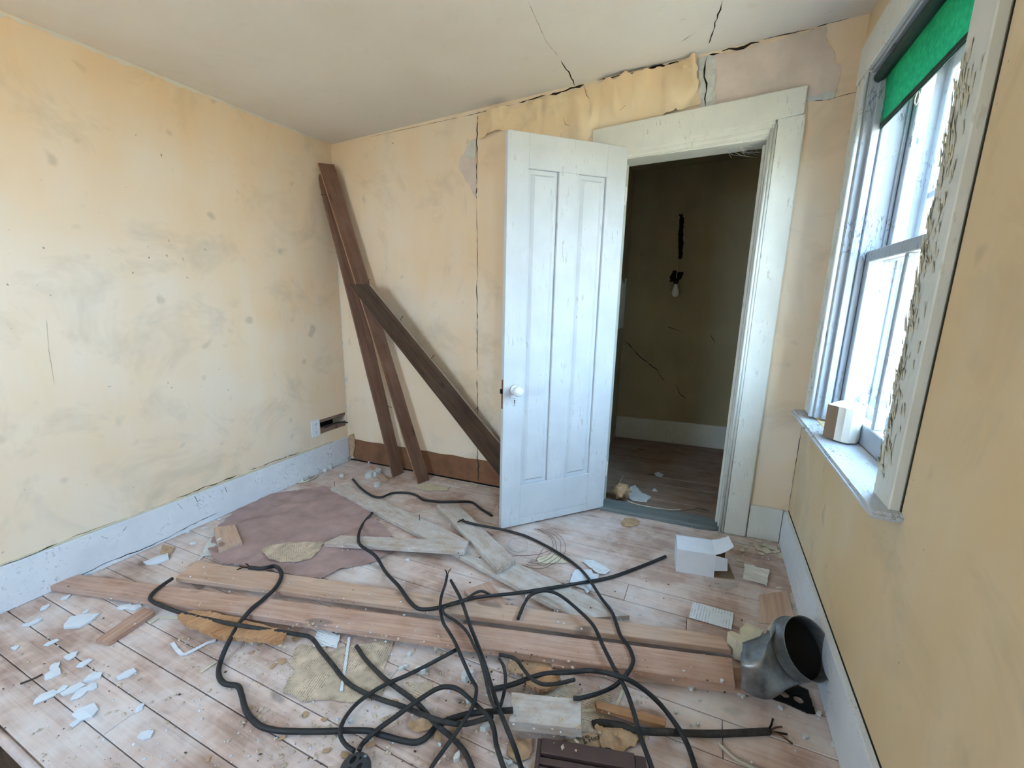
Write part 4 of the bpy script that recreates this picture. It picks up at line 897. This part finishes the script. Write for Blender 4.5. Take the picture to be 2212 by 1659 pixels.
# ------------------------------------------------------------------ galvanised duct boot
def boot():
    root = empty('duct_boot', F(1690, 1480, 0)); tag(root, 'dented galvanised duct boot with a round collar against the window wall', 'duct')
    oc = F(1747, 1400, .165); axc = Vector((.5, -.48, .6)).normalized(); axb = Vector((.97, -.06, .05)).normalized(); la, lb = F(1592, 1385, .142), F(1620, 1440, .142); lc = (la + lb) / 2 - Vector((0, 0, .043)); hb = (la - lb).length / 2
    N = 40
    def fr(ax):
        xh = Vector((0, 0, 1)); xx = (xh - ax * xh.dot(ax)).normalized(); return xx, ax.cross(xx)
    def ring(center, kind, a, b, ax=axc):
        out = []; xx, yy_ = fr(ax)
        for k in range(N):
            t = 2 * math.pi * k / N; c_, s_ = math.cos(t), math.sin(t)
            if kind == 'c': q = (c_ * a, s_ * b)
            else:
                m = max(abs(c_), abs(s_)); q = (c_ / m * a, s_ / m * b)
                if kind > 0: q = (q[0] * (1 - kind) + c_ * a * kind, q[1] * (1 - kind) + s_ * b * kind)
            out.append(center + xx * q[0] + yy_ * q[1])
        return out
    def skin(rings, solid=.0015):
        bm = bmn(); V = [[bm.verts.new(p) for p in r] for r in rings]
        for i in range(len(V) - 1):
            for k in range(N): bm.faces.new((V[i][k], V[i][(k + 1) % N], V[i + 1][(k + 1) % N], V[i + 1][k]))
        bmesh.ops.recalc_face_normals(bm, faces=bm.faces); return bm
    R = .09
    rings = []
    cs = oc - axc * .05
    for i in range(13):
        s = i / 12; cen = lc * (1 - s) ** 2 + (lc + axb * .07) * 2 * s * (1 - s) + cs * s * s; ax = (axb * (1 - s * s) + axc * s * s).normalized()
        k = min(1, max(0, (s - .45) / .55)); a = .043 * (1 - s) + R * s; b = hb * (1 - s) + R * s
        rg = ring(cen, k * .999 + .0001, a, b, ax)
        rg = [p + Vector((.003 * MN.noise(p * 17 + Vector((5, 0, 0))), 0, .004 * MN.noise(p * 26) * (1 - s))) - (axb * .018 * max(0, MN.noise(p * 14)) if i == 0 else Vector()) for p in rg]
        rings.append(rg)
    bm = skin(rings); to_par(obj('transition_body', bm, M['galv'], smooth=True), root).modifiers.new('thickness', 'SOLIDIFY').thickness = .0015
    bm = skin([ring(oc - axc * .056, 'c', R + .003, R + .003), ring(oc - axc * .052, 'c', R + .004, R + .004), ring(oc - axc * .048, 'c', R, R), ring(oc, 'c', R, R), ring(oc + axc * .003, 'c', R + .002, R + .002)])
    to_par(obj('round_collar', bm, M['galv'], smooth=True), root).modifiers.new('thickness', 'SOLIDIFY').thickness = .0012
    bm = bmn(); bm.faces.new([bm.verts.new(p) for p in ring(oc - axc * .045, 'c', R - .001, R - .001)]); to_par(obj('duct_mouth_shade', bm, M['dark']), root)  # black disc painting the shade inside the duct opening
    return root
boot()
# torn board behind the duct
def torn_board():
    root = empty('torn_wallboard', F(1600, 1430, .03)); tag(root, 'broken cream wallboard pieces wedged behind the duct boot', 'wallboard')
    def prism(name, px, z, dz, mat):
        top = [F(*p, z) for p in px]; bm = bmn(); a = [bm.verts.new(p) for p in top]; b = [bm.verts.new(p - Vector((0, 0, dz))) for p in top]
        bm.faces.new(a); bm.faces.new(b[::-1])
        for i in range(len(a)): bm.faces.new((a[i], b[i], b[(i + 1) % len(a)], a[(i + 1) % len(a)]))
        return to_par(obj(name, bm, M[mat]), root)
    prism('large_piece', ((1572, 1365), (1580, 1362), (1600, 1372), (1598, 1358), (1606, 1352), (1612, 1344), (1628, 1352), (1650, 1362), (1640, 1376), (1610, 1385), (1620, 1395), (1590, 1382)), .09, .075, 'creamflake')
    prism('small_piece', ((1656, 1360), (1668, 1344), (1680, 1334), (1697, 1342), (1690, 1352), (1672, 1364)), .08, .012, 'creamflake')
torn_board()
# black iron bracket with two holes
bm = bmn()
pl = [F(*p, .008) for p in ((1663, 1462), (1690, 1463), (1745, 1490), (1762, 1540), (1745, 1538), (1700, 1518), (1664, 1505))]
o = poly_sheet('iron_bracket', pl, M['iron'], None, .0022, None, thick=.006, axes=(Vector((1, 0, 0)), Vector((0, 1, 0))), ragged=False, smooth=False, grid=True)
def drill(o, centers, rad):
    bm = bmesh.new(); bm.from_mesh(o.data); Mw = o.matrix_world
    kill = [f for f in bm.faces if any(((Mw @ f.calc_center_median()) - c).to_2d().length < rad for c in centers)]
    bmesh.ops.delete(bm, geom=kill, context='FACES'); bm.to_mesh(o.data); bm.free()
bpy.context.view_layer.update()
drill(o, [F(1694, 1498, .008), F(1725, 1510, .008)], .015)
tag(o, 'black iron bracket with two holes under the duct boot', 'bracket')

# ------------------------------------------------------------------ white carton
def carton():
    a, b = F(1465, 1238), F(1547, 1252); ex = (b - a); Lx = ex.length; ex.normalize(); ey = Vector((0, 0, 1)).cross(ex); h = .115
    tl = F(1458, 1182, h); # top edge found by height
    a = (a + Vector((tl.x, tl.y, 0))) / 2; 
    dp = (F(1473, 1154, h) - F(1458, 1182, h)).dot(ey); Lx = (F(1540, 1194, h) - F(1458, 1182, h)).dot(ex)
    root = empty('white_carton', a); tag(root, 'open white carton on its side, flaps folded out towards the window wall', 'box')
    def P(x, y, z): return a + ex * x + ey * y + Vector((0, 0, z))
    def pan(name, q, mat='carton'):
        bm = bmn(); bm.faces.new([bm.verts.new(P(*p)) for p in q]); o = to_par(obj(name, bm, M[mat]), root); o.modifiers.new('thickness', 'SOLIDIFY').thickness = .0012; return o
    pan('front_panel', ((0, 0, 0), (Lx, 0, 0), (Lx, 0, h), (0, 0, h))); pan('back_panel', ((0, dp, 0), (Lx, dp, 0), (Lx, dp, h), (0, dp, h)))
    pan('end_panel', ((0, 0, 0), (0, dp, 0), (0, dp, h), (0, 0, h))); pan('bottom_panel', ((0, 0, .001), (Lx, 0, .001), (Lx, dp, .001), (0, dp, .001)))
    pan('top_panel', ((0, 0, h), (Lx, 0, h), (Lx, dp, h), (0, dp, h)))
    bm = bmn(); nn = 6; V = []
    for i in range(nn + 1):
        t = i / nn; V.append([bm.verts.new(P(Lx + .075 * t, 0.0 + .02 * t, h + .03 * t * t + .012 * t)), bm.verts.new(P(Lx + .07 * t, dp, h + .02 * t * t + .012 * t))])
    for i in range(nn): bm.faces.new((V[i][0], V[i][1], V[i + 1][1], V[i + 1][0]))
    to_par(obj('top_flap', bm, M['carton']), root).modifiers.new('thickness', 'SOLIDIFY').thickness = .0012
    pan('side_flap', ((Lx, 0, .035), (Lx + .055, .008, .04), (Lx + .05, .008, h - .015), (Lx, 0, h - .004)))
    pan('rear_flap', ((Lx, dp, .005), (Lx + .06, dp - .015, .01), (Lx + .06, dp - .015, h - .01), (Lx, dp, h - .004)), 'cartonin')
    pan('bottom_flap', ((Lx, 0, .002), (Lx + .09, .01, .004), (Lx + .08, dp, .004), (Lx, dp, .002)), 'cartonin')
    bm = bmn(); q = [P(Lx * .98, .003, .004), P(Lx * .98, dp - .003, .004), P(Lx * .98, dp - .003, h - .003), P(Lx * .98, .003, h - .003)]; q2 = [p - ex * (Lx * .95) for p in q]
    A = [bm.verts.new(p) for p in q]; B2 = [bm.verts.new(p) for p in q2]
    for i in range(4): bm.faces.new((A[i], A[(i + 1) % 4], B2[(i + 1) % 4], B2[i]))
    bm.faces.new(B2); to_par(obj('inner_lining', bm, M['cartonin']), root)
carton()

# ------------------------------------------------------------------ card sleeve on the window stool
def sleeve():
    zb = .743
    b = [F(1777, 942, zb), F(1800, 950, zb), F(1826, 957, zb), F(1850, 957, zb), F(1858, 948, zb), F(1845, 938, zb), F(1810, 932, zb)]
    c = sum(b, Vector()) / len(b); root = empty('card_sleeve', c); tag(root, 'folded cream card sleeve standing on the window stool', 'card sleeve')
    h = .125; sh_ = Vector((K, 0, 1)) * h
    P = catmull(b[1:] + [b[0]], 5); bm = bmn(); V = []
    for i, p in enumerate(P):
        rp_ = (p - c) * (1 + (.02 * math.cos(i * 2.1) if 0 < i < len(P) - 1 else 0)); q = c + rp_; V.append((bm.verts.new(q), bm.verts.new(q + sh_)))
    for i in range(len(V) - 1): bm.faces.new((V[i][0], V[i + 1][0], V[i + 1][1], V[i][1]))
    to_par(obj('fluted_wall', bm, M['sleeve']), root).modifiers.new('thickness', 'SOLIDIFY').thickness = .0016
    bm = bmn(); f = [b[0], b[1]]
    bm.faces.new([bm.verts.new(p) for p in (f[0], f[1], f[1] + sh_, f[0] + sh_)]); to_par(obj('flat_side', bm, M['cartonin']), root).modifiers.new('thickness', 'SOLIDIFY').thickness = .001
    bm = bmn(); bm.faces.new([bm.verts.new(p + sh_ * .985) for p in b]); to_par(obj('folded_top', bm, M['sleeve']), root)
sleeve()

# ------------------------------------------------------------------ round plug, brown register
def plug():
    c = F(767, 1662, .02); root = empty('round_plug', (c.x, c.y, 0)); tag(root, 'round black range plug with slots at the bottom of the frame', 'plug')
    Mx = Matrix.Translation(c - Vector((0, 0, .02)))
    bm = bmn(); lathe(bm, [(.034, 0), (.041, .004), (.042, .02), (.038, .03), (.03, .034), (.0, .0345)], Mx, 32); hs = to_par(obj('housing', bm, M['bakelite'], smooth=True), root)
    for dx, dy, ex_, ey_ in ((-.014, .008, .006, .011), (.014, .002, .006, .010), (0.0, -.014, .010, .005), (.001, .02, .0025, .004)):
        bm = bmn(); lathe(bm, [(1, 0), (1, .0012)], Matrix.Translation(c + Vector((dx, dy, .0145))) @ Matrix.Diagonal((ex_, ey_, 1, 1)), 16); obj('slot', bm, M['dark'], hs)
    bm = bmn(); lathe(bm, [(.005, 0), (.005, .003), (.002, .004)], Matrix.Translation(c + Vector((.008, .031, .011))), 12); to_par(obj('screw', bm, M['galv'], smooth=True), root)
plug()
def register():
    z = .045
    A, B2 = F(1171, 1592, z), F(1370, 1626, z); ex = (B2 - A); Lx = ex.length; ex.normalize(); ey = -Vector((0, 0, 1)).cross(ex)   # towards the camera
    root = empty('brown_register', A); tag(root, 'brown metal floor register with louvre slots at the bottom of the frame', 'register')
    def P(x, y, zz): return Vector((A.x, A.y, 0)) + ex * x + ey * y + Vector((0, 0, zz))
    def bx(name, x0, x1, y0, y1, z0, z1, b=.002):
        bm = bmn(); hexa(bm, [P(x0, y0, z0), P(x1, y0, z0), P(x1, y1, z0), P(x0, y1, z0), P(x0, y0, z1), P(x1, y0, z1), P(x1, y1, z1), P(x0, y1, z1)]); bev(bm, b); return to_par(obj(name, bm, M['brownplastic']), root)
    bx('frame_bar', 0, Lx, 0, .042, .008, z); bx('frame_bar', 0, Lx, .17, .2, .008, z)
    bx('frame_side', -.012, 0, 0, .2, .0, z - .004); bx('frame_side', Lx, Lx + .03, 0, .2, .0, z - .006)
    for i in range(5): bx('louvre', 0.0, Lx, .050 + i * .024, .050 + i * .024 + .017, .014, z - .004, .0012)
    bm = bmn(); hexa(bm, [P(0, 0, 0), P(Lx, 0, 0), P(Lx, .2, 0), P(0, .2, 0), P(0, 0, .008), P(Lx, 0, .008), P(Lx, .2, .008), P(0, .2, .008)]); to_par(obj('back_plate', bm, M['dark']), root)
register()

# ------------------------------------------------------------------ doorway debris and hall things
def lump(name, p, r, mat, label, cat, sq=(1, 1, .6), seed=0, rough=.35, group=None):
    bm = bmn(); bmesh.ops.create_icosphere(bm, subdivisions=3 if r > .02 else 2, radius=1.0)
    for v in bm.verts:
        d = v.co.normalized(); k = 1 + rough * MN.noise(d * 2.1 + Vector((seed, 0, 0))) + rough * .5 * MN.noise(d * 5 + Vector((seed, 3, 0))); v.co = Vector((d.x * r * sq[0], d.y * r * sq[1], d.z * r * sq[2])) * k
    zmin = min(v.co.z for v in bm.verts)
    o = obj(name, bm, mat, smooth=(mat == M['tan'])); o.location = Vector((p.x, p.y, p.z - zmin)); return tag(o, label, cat, group)
lump('fibre_wad', F(1340, 1082, .0), .048, M['tan'], 'tan crumpled fibre wad sitting just inside the doorway', 'wad', (1.1, .7, .9), 3, .75)
sheet('fibre_scrap', ((1341, 1128), (1350, 1119), (1372, 1120), (1382, 1126), (1378, 1135), (1360, 1138), (1346, 1136)), M['tan'], 'flat tan fibre scrap on the boards before the grey threshold', 'scrap', z=.004, res=.004, amp=.004, thick=.004)
sheet('hall_paper', ((1362, 1052), (1372, 1048), (1388, 1066), (1407, 1073), (1395, 1086), (1365, 1082), (1355, 1070)), M['paper'], 'grey torn paper on the hall floor beside the tan wad', z=.004, res=.005, amp=.004)
sheet('hall_paper', ((1414, 1022), (1422, 1020), (1434, 1026), (1428, 1032), (1416, 1028)), M['whiteflake'], 'small white card farther in on the hall floor', 'card', z=.004, res=.004)
sheet('hall_paper', ((1409, 1058), (1415, 1055), (1420, 1062), (1410, 1062)), M['whiteflake'], 'tiny white chip on the hall floor beside the torn paper', 'paint flake', z=.004, res=.003)
# bulb on its wire against the far hall wall, wall slots behind it
bs = poly_sheet('wall_slot', [BK(*p, HY - .003) for p in ((1466, 463), (1474, 462), (1477, 475), (1476, 520), (1474, 555), (1470, 562), (1465, 560), (1465, 520), (1468, 480))], M['dark'], wall_hall_back, .008, lambda p: .001, axes=AX)
poly_sheet('wall_slot', [BK(*p, HY - .003) for p in ((1454, 584), (1476, 588), (1472, 602), (1464, 610), (1446, 609), (1449, 594))], M['dark'], wall_hall_back, .008, lambda p: .001, axes=AX)
bl_ = BK(1460, 612, HY - .06); root = empty('light_bulb', bl_); tag(root, 'bare frosted light bulb dangling against the far hall wall', 'light bulb')
bm = bmn(); tube(bm, [bl_ + Vector((0, 0, .03)), BK(1463, 585, HY - .03), BK(1465, 560, HY - .004)], .003, 6); to_par(obj('lamp_wire', bm, M['wirewhite'], smooth=True), root)
bm = bmn(); lathe(bm, [(.012, .04), (.018, .035), (.019, 0), (.015, -.006)][::-1], Matrix.Translation(bl_), 16); to_par(obj('lamp_socket', bm, M['iron'], smooth=True), root)
bm = bmn(); lathe(bm, [(.002, -.112), (.016, -.108), (.027, -.095), (.031, -.078), (.028, -.06), (.02, -.038), (.014, -.02), (.013, 0)], Matrix.Translation(bl_), 20); to_par(obj('glass_bulb', bm, M['porcelain'], smooth=True), root)
# exposed vertical laths at the hall corner
for i in range(5):
    y0 = HY - .045 - i * .055
    bm = bmn(); sbox(bm, HX0, HX0 + .008, y0 - .042, y0, 1.02, 1.44 - random.random() * .05); bev(bm, .0015); obj('lath', bm, M['casing'], wall_hall_left)
# cobwebs in the doorway head corner
bm = bmn()
for i in range(22):
    a = BK(random.uniform(1560, 1645), random.uniform(300, 325), .03); b = BK(random.uniform(1560, 1645), random.uniform(300, 345), .09)
    if a.x > 2.76: a.x = 2.76
    if b.x > 2.76: b.x = 2.76
    tube(bm, [a, (a + b) / 2 + Vector((0, 0, -.012)), b], .0005, 4)
web = tag(obj('cobweb', bm, M['wirewhite'], kind='stuff'), 'dusty cobweb threads in the upper corner of the doorway', 'cobweb')
# white plastic strips among the debris
def strip(px, w, mat, label, z=.004, t=.003):
    root = None; pts = [F(*p, z) for p in px]; bm = bmn(); prev = None
    for i, p in enumerate(pts):
        d = (pts[min(i + 1, len(pts) - 1)] - pts[max(i - 1, 0)]).normalized(); s = d.cross(Vector((0, 0, 1))) * w / 2
        r = [bm.verts.new(p - s), bm.verts.new(p + s), bm.verts.new(p + s - Vector((0, 0, t))), bm.verts.new(p - s - Vector((0, 0, t)))]
        if prev:
            for k in range(4): bm.faces.new((prev[k], prev[(k + 1) % 4], r[(k + 1) % 4], r[k]))
        else: bm.faces.new(r)
        prev = r
    bm.faces.new(prev[::-1]); return tag(obj('white_strip', bm, M[mat]), label, 'strip')
strip(((754, 1376), (748, 1420), (742, 1460), (737, 1492)), .009, 'whiteflake', 'straight white plastic strip lying on the large newspaper sheet', .008)
strip(((372, 1388), (381, 1402), (392, 1412), (402, 1412), (425, 1400), (448, 1388), (466, 1382)), .012, 'whiteflake', 'bent L-shaped white strip on bare boards in the left foreground', .005)
strip(((322, 1346), (345, 1333), (388, 1334)), .009, 'creamflake', 'short cream strip beside the splintered orange wood', .005)
strip(((433, 1452), (450, 1440), (466, 1430)), .006, 'creamflake', 'thin cream splinter near the bend of the longest cable', .005)
strip(((1240, 1536), (1330, 1530), (1345, 1490)), .01, 'creamflake', 'folded cream strip behind the narrow orange wood strip', .006)
# piece lying on the stair tread
z = -.19
bm = bmn(); tag(poly_sheet('stair_scrap', [F(*p, z) for p in ((10, 1636), (18, 1618), (38, 1604), (38, 1612), (22, 1630))], M['plaster'], None, .006, lambda p: .003), 'pale scrap lying in the dark stairwell opening', 'scrap')

# ------------------------------------------------------------------ flakes and crumbs
FL = bpy.data.meshes
def flake_mesh(seed, thick=.1):
    rs = random.Random(seed); bm = bmn(); n = rs.randint(6, 9); top = []
    for i in range(n):
        a = 2 * math.pi * i / n + rs.uniform(-.25, .25); r = rs.uniform(.6, 1.0); top.append((r * math.cos(a), r * math.sin(a) * rs.uniform(.6, .95)))
    tv = [bm.verts.new((x, y, thick + rs.uniform(0, .16))) for x, y in top]; bv = [bm.verts.new((x * .98, y * .98, -.02)) for x, y in top]; c = bm.verts.new((0, 0, thick + .12))
    for i in range(n):
        j = (i + 1) % n; bm.faces.new((c, tv[i], tv[j])); bm.faces.new((tv[i], bv[i], bv[j], tv[j]))
    bm.faces.new(bv[::-1]); me = bpy.data.meshes.new('flake'); bmesh.ops.recalc_face_normals(bm, faces=bm.faces); bm.to_mesh(me); bm.free(); return me
def meshes(mat, n, thick, base):
    out = []
    for i in range(n):
        m = flake_mesh(base + i, thick); m.materials.append(mat); out.append(m)
    return out
WF = meshes(M['whiteflake'], 7, .08, 10); CF = meshes(M['creamflake'], 7, .08, 40); PC = meshes(M['plaster'], 7, .9, 70); TF = meshes(M['tan'], 5, .1, 100)
def scatter(name, pool, items, label, cat, group, asp=1.0):
    big = max(items, key=lambda q: q[2])
    for it in items:
        px, py, s = it
        z = 0
        for _ in range(2):
            p = F(px, py, z); z = ground(p.x, p.y)
        p = F(px, py, z)
        r = s / 2 / (FPX / (p - CAM).length) * .95
        o = bpy.data.objects.new(name, random.choice(pool)); COL.objects.link(o); o.location = (p.x, p.y, z + .001); o.scale = (r, r * random.uniform(.8, 1.0), r * .8); o.rotation_euler = (0, 0, random.uniform(0, 6.28)); tag(o, ('largest ' + label) if it is big else label, cat, group)
        if asp != 1.0: o.scale = o.scale * asp
scatter('paint_flake', WF, [(338, 1212, 44), (172, 1343, 50), (142, 1292, 14), (98, 1313, 16), (75, 1345, 20), (55, 1350, 12), (186, 1322, 12), (270, 1312, 24), (292, 1313, 22), (110, 1390, 18), (34, 1400, 14), (154, 1418, 20), (118, 1440, 20), (115, 1456, 28), (181, 1435, 20), (275, 1458, 28), (202, 1463, 26), (198, 1486, 22), (100, 1506, 30), (131, 1492, 20), (160, 1490, 30), (172, 1500, 26), (185, 1540, 42), (167, 1560, 20), (315, 1590, 26), (302, 1531, 18)], 'thin white paint flake scattered on bare boards in the left foreground', 'paint flake', 'white flakes in the left foreground')
scatter('paint_flake', WF, [(614, 1152, 15), (473, 1166, 11), (504, 1216, 15), (515, 1221, 7), (417, 1175, 13), (440, 1141, 9), (474, 1122, 10), (500, 1114, 10), (405, 1150, 12), (230, 1222, 14), (880, 1210, 12), (720, 1075, 16), (735, 1085, 22), (747, 1078, 14)], 'small white paint flake on or around the pink floor felt', 'paint flake', 'white flakes around the pink felt')
scatter('plaster_crumb', PC, [(908, 1454, 24), (920, 1444, 18), (867, 1447, 14), (876, 1442, 12), (884, 1416, 13), (756, 1560, 15), (1010, 1467, 32), (1048, 1575, 24), (987, 1640, 20), (1012, 1518, 16), (950, 1611, 10), (1100, 1652, 14)], 'white plaster crumb lying among the tangled cables', 'plaster crumb', 'plaster crumbs among the cables')
scatter('plaster_crumb', PC, [(1492, 1489, 14), (1598, 1501, 12), (1605, 1507, 10), (1560, 1473, 9), (1685, 1531, 10), (1770, 1545, 12), (1795, 1543, 14), (1790, 1556, 9), (1740, 1595, 12), (1802, 1610, 14), (1507, 1566, 8), (1512, 1515, 8), (1460, 1540, 10)], 'pale plaster crumb on the boards below the duct boot', 'plaster crumb', 'crumbs below the duct boot')
scatter('paint_flake', CF, [(1610, 1182, 14), (1622, 1172, 12), (1632, 1180, 14), (1640, 1170, 16), (1652, 1178, 18), (1660, 1170, 12), (1668, 1184, 22), (1676, 1192, 18), (1655, 1190, 26), (1645, 1197, 16), (1685, 1180, 16), (1690, 1205, 18), (1640, 1186, 16), (1605, 1168, 10), (1548, 1156, 12), (1535, 1155, 10), (1604, 1190, 14), (1597, 1212, 16), (1682, 1270, 12)], 'cream paint flake strewn in the corner between door trim and window wall', 'paint flake', 'cream flakes in the window-wall corner')
scatter('paint_flake', CF, [(1712, 1285, 14), (1718, 1300, 14), (1722, 1315, 12), (1726, 1328, 14), (1716, 1272, 10), (1709, 1262, 10), (1730, 1340, 10), (1714, 1322, 10)], 'cream paint flake lined up along the window-wall baseboard', 'paint flake', 'cream flakes along the window-wall baseboard')
scatter('plaster_crumb', PC, [(645, 1037, 13), (655, 1030, 14), (662, 1036, 12), (670, 1028, 14), (678, 1022, 12), (690, 1022, 10), (708, 1013, 16), (718, 1006, 14), (724, 1002, 14), (735, 1000, 12), (748, 996, 14), (755, 992, 10), (700, 1018, 12), (652, 1040, 10)], 'white plaster chunk in the rubble along the corner baseboard', 'plaster chunk', 'rubble along the corner baseboard', 1.5)
scatter('plaster_crumb', PC, [(800, 1030, 22), (812, 1026, 18), (818, 1020, 14), (738, 1029, 10), (815, 1050, 14), (798, 1000, 8)], 'plaster lump on the floor at the feet of the leaning boards', 'plaster chunk', 'lumps at the leaning boards', 1.3)
scatter('paint_flake', CF, [(955, 1036, 14), (972, 1042, 14), (985, 1044, 12), (1010, 1048, 14), (1030, 1050, 16), (1020, 1044, 12), (1055, 1056, 14), (944, 1040, 10), (960, 1075, 10)], 'cream plaster flake along the foot of the brown wall strip', 'paint flake', 'flakes below the brown strip')
scatter('tan_scrap', TF, [(855, 1520, 22), (862, 1490, 12), (880, 1478, 12), (950, 1565, 18), (945, 1590, 26), (985, 1585, 30), (1015, 1525, 18), (700, 1555, 14), (705, 1622, 16), (745, 1632, 20), (800, 1610, 18), (660, 1545, 16), (540, 1530, 14), (610, 1595, 14), (450, 1640, 12), (560, 1390, 14), (640, 1380, 22), (610, 1430, 20), (590, 1440, 14), (545, 1410, 12)], 'tan torn paper bit scattered around the newspaper sheets', 'paper scrap', 'tan paper bits')
# crumbs nobody could count
def crumbs(name, areas, mat, label, cat, smin, smax, seed):
    rs = random.Random(seed); bm = bmn()
    for (x0, y0, x1, y1, n) in areas:
        for i in range(n):
            px, py = rs.uniform(x0, x1), rs.uniform(y0, y1); z = 0.0
            p = F(px, py, 0); z = ground(p.x, p.y); p = F(px, py, z)
            if not (0.02 < p.x < W - .025 and YE < p.y < -0.01): continue
            s = rs.uniform(smin, smax) * (rs.random() ** 2 * 1.6 + .4); a = rs.uniform(0, 6.28); u_ = Vector((math.cos(a), math.sin(a), rs.uniform(-.2, .2))) * s; v_ = Vector((-math.sin(a), math.cos(a), rs.uniform(-.2, .2))) * s * rs.uniform(.4, 1)
            b = p + Vector((0, 0, .0008)); q = [bm.verts.new(b + u_), bm.verts.new(b + v_), bm.verts.new(b - u_), bm.verts.new(b - v_)]; t = bm.verts.new(b + Vector((0, 0, s * .7)))
            for k in range(4): bm.faces.new((q[k], q[(k + 1) % 4], t))
    return tag(obj(name, bm, mat, kind='stuff'), label, cat)
crumbs('white_debris', [(0, 1250, 700, 1659, 420), (400, 1050, 900, 1260, 200), (700, 1250, 1300, 1659, 260), (1100, 1100, 1700, 1350, 320), (1300, 1350, 1800, 1659, 160), (1560, 1150, 1700, 1215, 160), (720, 1060, 1360, 1330, 240)], M['whiteflake'], 'fine white crumbs and dust littering the whole floor', 'debris', .0014, .0034, 5)
crumbs('tan_debris', [(520, 1370, 1000, 1659, 560), (1000, 1420, 1400, 1640, 260), (380, 1340, 700, 1500, 200), (0, 1380, 520, 1659, 120)], M['shred'], 'fine tan paper shreds littering the foreground boards', 'debris', .002, .006, 6)
crumbs('dark_debris', [(0, 1200, 1000, 1659, 200), (900, 1100, 1700, 1500, 200), (1000, 1400, 1150, 1500, 120)], M['plankdark'], 'fine dark grit littering the floorboards', 'debris', .0012, .0035, 8)
